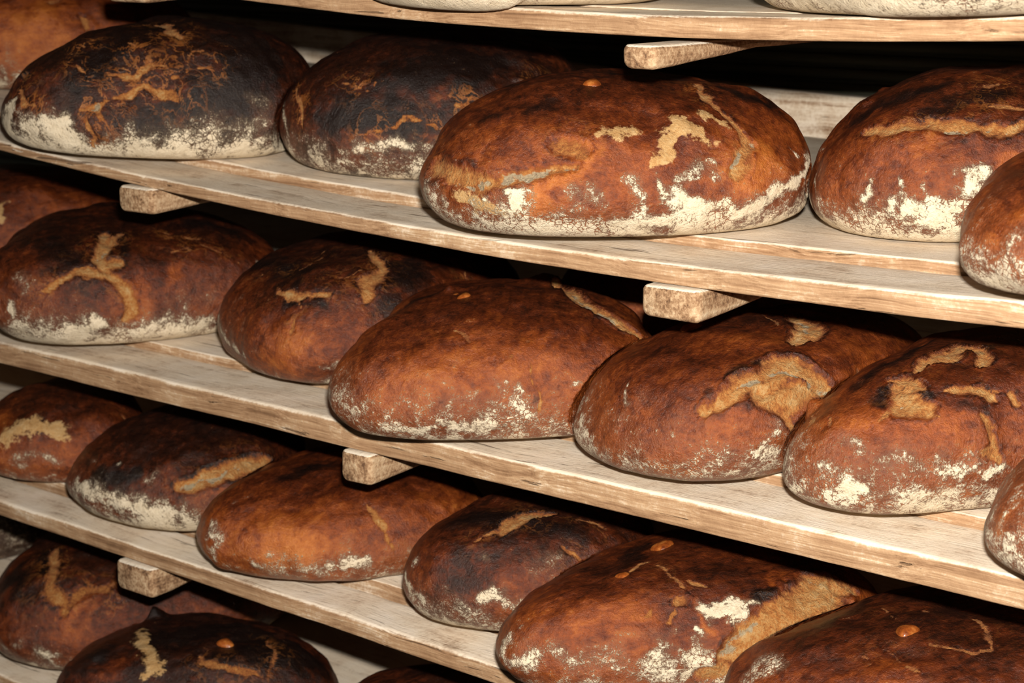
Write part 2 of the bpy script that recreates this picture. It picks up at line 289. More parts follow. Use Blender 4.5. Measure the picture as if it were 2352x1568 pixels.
  ('c',0.75,[11.7,12.1,88.8,1.1,4.7,-4.8,90.3,1.8,-10.5,-30.8,90.9,1.5,-21.8,-44.9,90.2,1.1]),
  ('c',0.7,[-21.2,-107.0,67.6,1.1,-15.1,-110.1,62.5,1.7]),
  ('b',0.6,[-48.5,14.4,85.8,6.8]),
  ('b',0.4,[-72.0,-36.7,86.3,2.1]),
  ('d',0.9,[-122.9,-58.4,69.7,2.4,-103.0,-61.0,77.3,2.4,-86.1,-70.9,79.8,2.1]),
  ('d',0.9,[-16.3,-75.6,86.6,3.2]),
  ('d',0.7,[-127.1,-75.3,58.3,1.4,-117.2,-82.3,60.4,1.2]),
  ('f',0.6,[-114.6,-90.5,46.6,6.0,-110.8,-93.1,39.0,6.0,-118.2,-88.2,29.9,8.0]),
  ('f',0.35,[-132.0,-78.7,43.9,6.0]),
  ('f',0.75,[-121.6,-85.5,27.0,8.0,-107.5,-91.4,23.6,6.1]),
  ('f',0.75,[-100.6,70.1,39.1,2.6,-127.1,56.8,29.9,2.6,-142.8,41.4,21.3,4.2]),
  ('f',0.65,[-132.8,11.2,61.2,1.2,-146.3,2.9,51.7,3.7]),
  ('f',0.6,[-100.1,50.5,60.6,3.2]),
  ('f',0.3,[-146.8,-11.7,54.6,12.2]),
  ('f',0.55,[-153.5,13.7,13.6,8.3,-158.4,-26.1,16.0,10.1,-151.8,-45.8,13.9,8.1]),
  ('f',0.55,[-150.1,-49.5,14.1,8.1,-129.7,-72.2,13.6,8.1]),
  ('o',0.5,[-74.2,-26.1,85.9,21.1,-6.4,-96.8,78.1,16.0]),
]),
'3E': dict(s=3, loc=(0.2106,0.144,-0.1504), rot=1.4391, p=(0.1327, 0.0947, 0.0973, 0.0131, -0.0252, 2.1589, -0.0992, 0.0409, 1.1713, -0.0421), f=[
  ('h',7,[-93.9,43.7,53.9,6.0]),
  ('c',0.95,[-67.6,-17.6,89.6,2.0,-54.1,-15.3,92.4,4.9,-38.9,-19.2,94.7,7.0,-18.0,-19.2,96.4,6.0,-14.5,-28.8,96.6,5.0,-21.4,-39.8,95.3,4.0,-33.5,-45.7,93.1,2.4]),
  ('c',0.95,[-83.2,-11.0,84.9,2.9,-82.1,-18.6,85.5,5.8,-84.4,-29.6,83.7,4.8]),
  ('c',0.95,[-91.0,-20.1,81.9,4.8,-96.7,-30.0,77.8,6.7,-105.5,-30.9,72.4,5.7,-99.5,-37.8,73.9,6.7,-95.4,-46.6,72.0,4.8]),
  ('c',0.8,[-119.4,-23.8,63.4,1.9,-112.1,-26.1,69.1,2.3]),
  ('c',0.8,[-96.2,-49.5,69.3,1.9,-91.3,-53.9,69.3,1.9]),
  ('c',0.95,[-75.3,-47.2,82.4,1.5,-68.8,-53.0,82.2,3.3,-60.9,-59.0,81.8,4.2,-54.0,-63.3,81.6,4.2,-51.4,-71.0,76.6,3.8]),
  ('c',0.95,[-46.2,-67.4,81.7,2.9,-40.2,-72.7,80.0,3.5,-40.3,-79.6,73.9,3.9]),
  ('c',0.9,[-68.3,-69.1,69.1,1.9,-68.2,-73.7,62.0,2.9,-68.4,-76.7,54.7,3.8,-66.8,-79.3,46.6,3.8]),
  ('c',0.9,[-70.7,-77.5,44.9,3.8,-64.1,-81.6,37.8,3.4]),
  ('c',0.8,[-108.5,34.5,53.9,2.4,-122.8,22.6,51.7,2.4]),
  ('c',0.8,[-122.3,7.5,60.0,1.4,-129.7,3.0,53.9,1.9]),
  ('g',0.9,[-69.3,-55.4,80.6,1.5,-65.9,-57.9,80.4,1.3]),
  ('g',0.8,[-92.3,-20.1,81.4,1.5,-101.6,-30.4,75.0,1.3]),
  ('d',1,[-94.9,-13.7,80.3,4.4,-109.5,-17.8,72.2,3.8]),
  ('d',1,[-88.9,-37.0,80.0,3.8,-88.7,-39.9,79.1,3.8]),
  ('d',0.9,[-49.4,-66.3,81.3,1.9,-46.5,-72.2,77.8,1.9]),
  ('d',0.6,[-77.5,-59.0,73.8,3.8,-65.3,-68.1,72.2,3.8]),
  ('d',1,[-49.4,-22.3,93.3,1.8,-48.2,-24.3,93.4,1.8]),
  ('d',0.7,[10.2,23.0,90.6,3.1,-50.2,5.5,90.1,4.0,-91.3,13.3,76.5,4.0]),
  ('d',0.8,[-3.7,-35.2,96.7,4.0]),
  ('f',0.6,[-134.2,27.3,30.5,2.9]),
  ('f',0.75,[-134.3,28.7,18.3,3.0,-138.4,13.0,12.5,3.9]),
  ('f',0.95,[-141.1,-3.3,18.1,4.8,-138.0,-18.5,21.3,9.5,-133.8,-27.1,21.7,5.7]),
  ('f',0.75,[-141.1,-0.5,35.4,3.8,-141.1,-3.4,35.4,3.8]),
  ('f',0.55,[-132.5,-25.2,43.9,3.8,-113.5,-51.5,39.8,11.3]),
  ('f',0.7,[-97.5,-63.5,35.4,11.4,-84.1,-71.2,35.4,7.6]),
  ('f',0.75,[-117.7,-44.3,18.3,9.5,-81.2,-65.0,13.1,9.6]),
  ('f',0.85,[-69.3,-78.5,30.9,5.7,-60.2,-83.6,34.9,3.8]),
  ('f',0.5,[-133.7,-8.1,49.5,3.8,-130.6,-23.3,49.5,3.8]),
  ('o',1,[-113.5,-42.0,10.6,2.9,-104.7,-52.6,15.4,3.4,-82.6,-65.9,15.6,4.8,-69.4,-71.0,12.8,2.9]),
  ('d',0.7,[-112.9,-41.5,9.5,1.5,-98.5,-54.3,12.0,1.5,-67.5,-71.1,11.7,1.7]),
  ('o',0.6,[-124.6,-12.6,60.4,9.6,-82.0,-62.3,67.4,9.5]),
]),
'3F': dict(s=3, loc=(-0.16,0.4,-0.1485), rot=1.6, p=(0.15, 0.12, 0.108, 0.0, 0.0, 2.15, 0.0, 0.0, 1.1, 0.0), f=[
  ('c',0.8,[-142.1,-42.7,37.0,3.0,-141.0,-45.3,37.0,2.5]),
]),
'3G': dict(s=3, loc=(0.4072,0.0826,-0.1514), rot=-2.4934, p=(0.1395, 0.0994, 0.0921, -0.0272, 0.0164, 2.2687, -0.0191, 0.0613, 0.9877, 0.0072), f=[
  ('f',0.85,[133.2,25.5,22.1,2.1,132.7,30.2,15.5,2.1,129.3,36.2,9.4,2.1]),
  ('f',0.6,[120.8,32.4,49.5,3.5,128.1,45.4,34.9,5.2,123.2,60.7,30.1,5.1]),
  ('o',0.7,[131.5,42.7,24.6,7.0,124.6,44.0,42.3,5.2]),
  ('f',0.8,[124.6,53.1,11.5,3.5]),
]),
'3Z': dict(s=3, loc=(-0.95,0.25,-0.1455), rot=1.4, p=(0.155, 0.125, 0.108, 0.0, 0.0, 2.15, 0.0, 0.0, 1.05, 0.0), f=[
  ('t',0.7,[-73.6,-81.6,85.1,4.8,-79.6,-95.3,71.4,4.7]),
  ('o',0.4,[-32.3,-98.6,83.2,23.9]),
]),
'4A': dict(s=4, loc=(-0.5503,0.1273,-0.3044), rot=2.1062, p=(0.1439, 0.1028, 0.0824, -0.0103, -0.0156, 2.1444, 0.0286, -0.0439, 1.1757, -0.1395), f=[
  ('c',1,[-137.2,-28.0,48.5,4.0,-135.2,-40.8,50.2,6.6,-126.0,-54.6,56.1,7.9,-113.0,-71.4,58.5,8.0,-93.5,-86.4,58.8,6.7,-75.4,-95.2,57.0,4.1]),
  ('g',0.8,[-136.3,-34.2,49.6,2.6,-128.2,-55.2,54.0,2.6,-109.4,-77.0,57.5,2.1]),
  ('d',1,[-130.8,-35.6,55.3,1.9,-114.6,-58.1,62.6,2.7,-91.2,-77.6,65.0,2.2]),
  ('f',0.85,[-93.8,83.8,33.4,5.5,-112.4,67.7,31.0,8.1,-128.9,42.2,28.6,9.4,-139.9,10.5,26.0,10.6,-143.8,-24.5,20.6,10.6]),
  ('f',0.5,[-93.4,65.1,53.9,5.4]),
  ('f',0.65,[-110.0,35.1,58.5,2.7,-110.8,37.6,57.0,1.9]),
  ('f',0.5,[-133.2,3.7,47.8,9.3,-126.5,-6.9,57.0,5.3]),
  ('f',0.6,[-144.3,-37.7,31.7,7.9]),
  ('d',0.85,[-108.6,56.9,48.5,8.1,-123.5,35.1,46.6,10.7,-126.6,14.0,52.2,6.7]),
  ('o',0.6,[-138.7,-44.3,44.6,7.9,-131.5,-62.7,46.8,7.9]),
]),
'4B': dict(s=4, loc=(-0.346,0.1295,-0.3077), rot=1.9349, p=(0.1387, 0.1144, 0.0745, -0.0236, -0.0056, 2.2366, -0.0361, 0.0632, 1.0736, -0.1843), f=[
  ('c',0.8,[-99.8,-54.0,62.3,1.7,-103.1,-63.3,57.9,3.0,-108.6,-72.0,50.1,3.0,-110.1,-79.3,40.7,3.0,-109.8,-82.6,31.1,3.0]),
  ('o',0.7,[-35.6,-100.9,57.9,2.6,-43.4,-110.3,50.3,3.0]),
  ('f',0.65,[-132.1,72.6,42.4,5.0,-145.8,59.0,33.3,6.2,-141.2,66.0,19.9,5.0]),
  ('f',0.45,[-118.1,56.5,58.6,3.8]),
  ('f',0.4,[-110.3,49.4,62.9,3.8]),
  ('f',0.55,[-153.5,7.8,30.7,4.9,-148.1,-16.2,24.4,7.3]),
  ('f',0.65,[-150.5,23.3,17.3,9.8,-137.9,-37.9,19.7,9.8]),
  ('f',0.9,[-130.3,-39.9,50.9,1.2,-130.0,-41.4,50.4,1.2]),
  ('f',0.7,[-133.5,-48.7,21.9,7.3,-123.0,-66.8,25.9,7.4]),
  ('f',0.4,[-131.2,-50.8,41.9,6.1]),
  ('o',0.9,[-147.6,-3.2,45.2,24.4,-134.6,16.0,58.1,14.8]),
  ('o',0.5,[-118.5,-17.4,63.1,18.5]),
  ('d',0.6,[-37.8,10.7,74.1,10.4,-71.8,30.3,71.6,7.7]),
]),
'4C': dict(s=4, loc=(-0.1393,0.1324,-0.3111), rot=1.7238, p=(0.1284, 0.0917, 0.0825, -0.0084, -0.0119, 2.1112, 0.0254, 0.0433, 1.0273, -0.0702), f=[
  ('c',0.85,[-103.1,-0.9,67.4,1.6,-94.0,-4.8,71.5,2.3,-84.0,-11.0,74.7,2.8]),
  ('c',0.95,[-84.6,-15.3,74.3,4.6,-69.6,-17.5,77.8,5.9,-54.9,-19.8,80.0,5.9,-41.5,-26.2,81.0,4.7,-36.3,-33.9,80.9,2.4]),
  ('c',0.7,[-33.9,-56.7,77.8,1.9,-27.7,-69.7,74.3,2.8,-26.0,-78.0,70.4,1.6]),
  ('c',0.75,[-73.2,-62.2,68.1,1.8,-72.5,-72.1,63.1,2.8,-69.9,-79.9,58.0,1.6]),
  ('d',0.9,[-70.6,-8.8,77.9,1.6,-50.3,-9.2,80.8,1.9]),
  ('d',0.8,[-58.0,-29.8,78.9,5.9,-58.4,-33.9,78.5,4.7]),
  ('f',0.8,[-110.6,57.9,35.1,2.8,-121.7,45.7,26.5,4.7,-125.5,33.5,19.6,5.8]),
  ('f',0.5,[-109.3,-15.2,62.0,3.4,-109.4,-18.0,61.4,3.4]),
  ('f',0.45,[-87.7,-59.8,62.0,11.4]),
  ('f',0.35,[-99.0,-52.8,57.2,9.1]),
  ('f',0.8,[-123.2,-22.1,35.7,4.6,-118.5,-35.0,35.7,4.5,-115.0,-43.7,31.5,5.7]),
  ('f',0.65,[-124.4,-8.2,17.3,13.8]),
  ('f',0.55,[-111.8,50.5,45.0,4.7]),
  ('d',0.5,[-72.4,30.8,74.2,11.9,-57.7,-56.5,74.7,11.6]),
  ('d',0.4,[-125.4,-2.0,44.4,17.2]),
]),
'4D': dict(s=4, loc=(0.0302,0.1034,-0.3138), rot=1.1309, p=(0.1496, 0.1062, 0.0837, -0.0048, -0.0168, 2.0332, -0.0871, -0.0305, 1.1283, 0.0756), f=[
  ('o',1,[21.3,-74.6,77.3,4.3,35.9,-72.1,77.4,6.5]),
  ('c',1,[53.0,-78.1,74.2,5.4,60.2,-82.2,71.5,7.6,56.6,-91.7,67.6,11.9,37.6,-96.4,66.6,13.9,19.8,-100.3,63.1,12.2,2.8,-103.6,55.9,12.1,-12.1,-103.6,48.4,11.0,-25.6,-101.5,39.7,8.4,-31.8,-99.8,37.0,4.7]),
  ('c',1,[73.7,-86.7,66.5,6.5,85.7,-86.2,62.9,3.3]),
  ('c',0.9,[-44.7,-93.6,20.8,6.3,-32.3,-99.5,27.0,6.3]),
  ('g',0.6,[52.1,-79.0,74.0,4.3,60.2,-82.2,71.5,3.3]),
  ('g',0.7,[-5.5,-100.7,57.4,1.5,-22.9,-100.8,47.4,2.5,-30.8,-100.0,39.1,3.1,-22.6,-102.7,37.5,3.1]),
  ('o',1,[16.9,-77.3,76.4,3.2,20.4,-87.4,72.2,2.1]),
  ('o',0.8,[72.4,-97.5,60.2,2.6,92.8,-88.1,58.7,3.3]),
  ('b',0.6,[-19.3,11.6,82.2,6.7]),
  ('b',0.7,[-73.7,-23.7,80.2,4.3]),
  ('c',0.85,[-63.0,-21.8,81.4,2.2,-54.5,-15.4,82.1,2.2,-45.1,-12.8,82.6,1.5]),
  ('c',0.65,[-43.2,-24.8,82.7,0.9,-44.7,-46.2,80.6,1.1,-43.3,-58.9,77.7,1.1]),
  ('c',0.65,[-72.2,-64.5,70.8,1.1,-78.5,-68.5,66.4,1.3]),
  ('c',0.8,[-51.6,-70.6,71.6,3.2,-57.8,-74.7,67.5,2.5,-65.9,-78.6,61.4,2.5]),
  ('c',0.8,[-35.8,-52.4,80.0,2.1,-31.3,-58.0,79.0,2.6,-26.3,-63.8,77.9,1.5]),
  ('c',0.8,[-53.4,-69.9,71.7,3.8,-51.6,-71.0,71.4,3.8]),
  ('o',1,[-42.4,-71.5,72.8,1.5,-42.9,-83.2,64.5,1.5,-39.5,-92.1,55.1,1.9,-36.5,-97.0,45.8,1.7]),
  ('f',1.15,[-39.5,-79.6,68.4,4.2,-32.4,-84.2,66.6,6.3,-25.5,-88.7,64.5,6.3,-14.2,-92.5,64.1,5.3,-17.5,-87.8,67.3,6.3,1.0,-90.5,68.7,3.2]),
  ('f',1,[-25.9,-93.3,59.7,6.3,-18.5,-93.6,61.8,4.2]),
  ('f',0.9,[-46.3,-88.9,56.7,2.1,-44.8,-90.1,55.5,2.1]),
  ('f',0.85,[-56.1,-91.9,35.1,12.6,-46.1,-95.2,36.9,8.4,-40.9,-97.2,31.8,6.3]),
  ('f',0.85,[-50.8,-93.2,26.3,8.4,-58.8,-89.1,21.5,8.4]),
  ('f',0.7,[-160.9,-11.4,39.1,6.4,-161.6,-26.1,27.5,9.5,-152.0,-40.0,37.6,8.4]),
  ('f',0.5,[-136.4,-55.2,38.8,10.4,-109.4,-71.9,34.3,15.6]),
  ('f',0.7,[-80.5,-83.2,39.1,12.5,-69.8,-86.3,24.4,10.5]),
  ('f',0.6,[-153.1,-22.1,50.0,2.1,-152.5,-22.6,50.5,2.1]),
  ('d',0.9,[12.8,-84.1,73.6,5.3,2.7,-87.7,70.8,4.3]),
  ('d',0.6,[-47.1,18.9,79.1,6.7,-16.6,38.3,77.9,4.6]),
  ('o',0.6,[-92.5,-61.9,66.6,15.7,-121.7,-49.7,61.7,10.5]),
]),
'4E': dict(s=4, loc=(0.2418,0.1377,-0.3172), rot=1.3399, p=(0.1682, 0.12, 0.0813, -0.026, -0.0109, 2.4848, -0.0331, 0.0678, 1.1023, -0.0574), f=[
  ('b',0.8,[-83.7,-10.1,79.4,6.2]),
  ('b',0.5,[-32.5,-3.1,81.2,1.8]),
  ('c',0.65,[-56.9,32.6,78.5,0.6,-69.5,11.0,80.0,1.0]),
  ('c',0.7,[-25.5,-20.0,81.2,1.4,-34.5,-35.7,80.6,2.6,-46.2,-49.1,79.5,2.8,-58.7,-57.8,78.0,1.9,-69.9,-56.8,77.3,1.7,-75.8,-47.7,77.9,1.0,-85.6,-31.8,78.4,0.8]),
  ('c',0.65,[-124.1,-8.0,74.3,2.0,-126.9,-15.8,73.2,2.3]),
  ('c',0.65,[-110.9,-12.7,76.3,1.4,-108.1,-20.8,76.3,1.4,-113.0,-31.1,74.7,1.5]),
  ('o',0.8,[-120.5,-23.6,74.0,4.8,-120.1,-28.1,73.6,3.9]),
  ('c',0.7,[-116.1,-37.5,73.3,1.3,-115.0,-48.5,71.8,1.9]),
  ('c',0.65,[-40.4,11.4,80.6,3.1,-42.1,4.4,80.9,2.0]),
  ('f',0.55,[-156.0,49.6,60.1,8.0,-159.5,31.8,62.6,5.9,-168.8,49.7,52.8,8.0]),
  ('d',0.5,[-27.0,71.1,67.9,6.4,-98.2,48.7,73.5,4.1]),
  ('o',0.4,[-85.5,-68.3,73.5,14.3,-139.5,-15.2,69.8,14.5]),
]),
'4Z': dict(s=4, loc=(-0.7384,0.1194,-0.3013), rot=2.4199, p=(0.1202, 0.0858, 0.0745, -0.0162, -0.0085, 2.0828, 0.0318, -0.058, 1.1976, -0.0261), f=[
  ('t',0.8,[-89.4,45.3,47.7,8.7,-95.6,24.9,54.1,11.5,-106.6,3.2,53.0,11.5,-113.7,-9.9,49.5,5.7]),
  ('c',0.7,[-66.7,-61.8,60.8,3.5,-70.4,-67.5,55.6,3.5]),
  ('o',0.9,[-58.3,55.8,57.8,8.8,-73.0,50.4,55.3,8.7]),
  ('f',0.6,[-105.1,36.7,29.6,5.7,-115.2,13.3,33.6,7.1,-121.1,-0.6,27.6,4.3]),
  ('f',0.6,[-107.3,32.8,21.2,8.6]),
]),
'5A': dict(s=5, loc=(-0.6985,0.1659,-0.484), rot=1.7274, p=(0.1587, 0.1442, 0.1019, 0.0012, -0.0094, 2.2063, -0.0648, 0.0111, 1.0429, 0.0577), f=[
  ('c',0.8,[-83.7,28.4,93.8,4.5,-103.0,7.1,91.6,4.5,-127.1,-9.0,83.0,4.4,-138.4,-21.2,76.2,5.8,-139.9,-36.0,72.1,5.8]),
  ('c',0.7,[-146.3,-41.2,64.3,2.9,-120.1,-45.0,81.4,4.4,-107.9,-61.2,81.7,4.4]),
  ('o',0.8,[-116.9,-54.0,80.2,8.7,-147.3,-48.2,58.8,14.4,-148.3,-57.7,45.1,11.5]),
  ('c',0.6,[-110.4,-74.2,74.1,2.0,-116.9,-79.9,64.8,2.0]),
  ('o',0.8,[-141.0,41.0,66.4,5.9,-139.7,34.0,70.4,5.9]),
  ('f',0.65,[-168.6,-1.8,33.4,5.8]),
  ('f',0.65,[-164.0,-28.4,26.9,7.2,-156.8,-44.5,24.1,5.8]),
  ('f',0.6,[-166.0,20.2,24.1,4.4]),
  ('d',0.8,[-89.7,34.4,91.6,6.0,-120.5,4.7,85.8,5.9]),
  ('d',0.6,[-118.7,47.6,77.9,14.9,-147.1,10.1,70.4,8.7]),
]),
'5B': dict(s=5, loc=(-0.484,0.0706,-0.4875), rot=0.4281, p=(0.1317, 0.0939, 0.0781, 0.001, -0.0197, 2.2132, 0.0062, -0.0308, 1.1304, -0.0531), f=[
  ('h',12,[-58.4,28.6,68.7,7.1]),
  ('t',0.8,[-57.9,-8.5,74.1,4.2,-37.3,-45.8,75.7,6.8,-21.3,-68.1,71.9,8.1,-13.0,-76.5,68.5,6.7,-16.3,-85.7,62.1,6.6]),
  ('o',0.8,[-50.4,-68.8,69.2,13.5,-58.4,-82.9,59.3,8.0,-40.1,-58.9,73.2,8.1]),
  ('c',0.75,[23.5,-61.3,73.5,2.1,31.2,-69.5,70.3,3.2,48.3,-69.6,68.2,3.5,67.4,-67.8,64.8,2.9,83.2,-64.4,61.0,1.9]),
  ('c',0.65,[65.8,-9.2,73.2,1.4,77.3,-20.1,71.2,2.7,86.1,-39.5,68.0,3.2,89.1,-58.2,61.7,2.7]),
  ('b',0.8,[36.2,-33.3,76.8,6.5]),
  ('d',0.9,[-24.6,-28.3,77.5,11.0,20.5,4.3,76.8,11.1,101.2,-14.9,62.6,20.4,49.8,-49.0,74.0,10.7]),
  ('d',0.8,[-60.4,26.9,68.7,8.5]),
  ('d',0.7,[-76.5,-60.0,66.4,10.9]),
]),
'5C': dict(s=5, loc=(-0.166,0.14,-0.4926), rot=1.2601, p=(0.1426, 0.132, 0.0885, -0.0176, 0.007, 2.227, 0.0668, 0.0126, 0.8758, -0.1805), f=[
]),
'5Z': dict(s=5, loc=(-1.06,0.2,-0.4831), rot=1.3, p=(0.15, 0.12, 0.1, 0.0, 0.0, 2.15, 0.0, 0.0, 1.1, 0.0), f=[
]),
}

# ------------------------------------------------------------------ helpers
def tag(o, label=None, cat=None, group=None, kind=None):
    if label: o['label'] = label
    if cat: o['category'] = cat
    if group: o['group'] = group
    if kind: o['kind'] = kind
    return o

def link(name, me, mat=None, parent=None):
    o = bpy.data.objects.new(name, me)
    if mat is not None and len(me.materials) == 0: me.materials.append(mat)
    col.objects.link(o)
    if parent is not None: o.parent = parent
    return o

def mesh_np(name, V, quads, smooth=True, extra=None):
    """mesh from numpy vertices, (n,4) quads and optional list of ngons"""
    me = bpy.data.meshes.new(name)
    extra = extra or []
    nl = quads.size + sum(len(e) for e in extra)
    me.vertices.add(len(V)); me.vertices.foreach_set('co', V.astype(np.float32).ravel())
    li = np.concatenate([quads.ravel()] + [np.array(e) for e in extra]).astype(np.int32)
    me.loops.add(nl); me.loops.foreach_set('vertex_index', li)
    tot = np.concatenate([np.full(len(quads), 4), np.array([len(e) for e in extra], int)]).astype(np.int32)
    st = np.concatenate([[0], np.cumsum(tot)[:-1]]).astype(np.int32)
    me.polygons.add(len(tot)); me.polygons.foreach_set('loop_start', st)
    if hasattr(me.polygons[0], 'loop_total'):
        try: me.polygons.foreach_set('loop_total', tot)
        except Exception: pass
    me.update(calc_edges=True)
    me.polygons.foreach_set('use_smooth', np.full(len(tot), smooth))
    me.validate()
    return me

class NT:
    def __init__(self, name):
        self.m = bpy.data.materials.new(name); self.m.use_nodes = True
        self.t = self.m.node_tree; self.t.nodes.clear()
        self.out = self.n('ShaderNodeOutputMaterial')
        self.b = self.n('ShaderNodeBsdfPrincipled')
        self.t.links.new(self.b.outputs[0], self.out.inputs[0])
    def n(self, typ, **kw):
        x = self.t.nodes.new(typ)
        for k, v in kw.items(): setattr(x, k, v)
        return x
    def put(self, sock, v):
        if isinstance(v, bpy.types.NodeSocket): self.t.links.new(v, sock)
        elif isinstance(v, (tuple, list)):
            sock.default_value = (*v, 1) if len(v) == 3 and sock.type == 'RGBA' else v
        else: sock.default_value = v
    def math(self, op, a, b=0.0, c=None, clamp=False):
        x = self.n('ShaderNodeMath', operation=op, use_clamp=clamp)
        self.put(x.inputs[0], a); self.put(x.inputs[1], b)
        if c is not None: self.put(x.inputs[2], c)
        return x.outputs[0]
    def mad(self, a, b, c): return self.math('MULTIPLY_ADD', a, b, c)
    def step(self, v, lo, hi, a=0.0, b=1.0):
        x = self.n('ShaderNodeMapRange', interpolation_type='SMOOTHSTEP')
        self.put(x.inputs[0], v); self.put(x.inputs[1], lo); self.put(x.inputs[2], hi); self.put(x.inputs[3], a); self.put(x.inputs[4], b)
        return x.outputs[0]
    def mix(self, f, a, b, mode='MIX'):
        x = self.n('ShaderNodeMix', data_type='RGBA', blend_type=mode)
        self.put(x.inputs[0], f); self.put(x.inputs[6], a); self.put(x.inputs[7], b)
        return x.outputs[2]
    def ramp(self, f, stops):
        x = self.n('ShaderNodeValToRGB'); e = x.color_ramp.elements
        while len(e) < len(stops): e.new(0.5)
        for s, (p, c) in zip(e, stops): s.position = p; s.color = (*c, 1)
        self.put(x.inputs[0], f); return x.outputs[0]
    def attr(self, name): return self.n('ShaderNodeAttribute', attribute_name=name).outputs['Fac']
    def coord(self): return self.n('ShaderNodeTexCoord').outputs['Object']
    def mapv(self, v, scale=(1, 1, 1), loc=(0, 0, 0)):
        x = self.n('ShaderNodeMapping'); self.put(x.inputs[0], v); x.inputs[3].default_value = scale; x.inputs[1].default_value = loc
        return x.outputs[0]
    def noise(self, v, scale, detail=4, rough=0.55, w=None, dist=0.0):
        x = self.n('ShaderNodeTexNoise', noise_dimensions='4D' if w is not None else '3D')
        self.put(x.inputs['Vector'], v); x.inputs['Scale'].default_value = scale
        x.inputs['Detail'].default_value = detail; x.inputs['Roughness'].default_value = rough; x.inputs['Distortion'].default_value = dist
        if w is not None: self.put(x.inputs['W'], w)
        return x.outputs[0]
    def bump(self, h, dist, strength=1.0, nrm=None):
        x = self.n('ShaderNodeBump'); self.put(x.inputs['Height'], h); x.inputs['Distance'].default_value = dist; x.inputs['Strength'].default_value = strength
        if nrm is not None: self.put(x.inputs['Normal'], nrm)
        return x.outputs[0]
    def done(self, color, rough, normal=None, spec=0.5):
        self.put(self.b.inputs['Base Color'], color); self.put(self.b.inputs['Roughness'], rough)
        self.put(self.b.inputs['Specular IOR Level'], spec)
        if normal is not None: self.put(self.b.inputs['Normal'], normal)
        return self.m

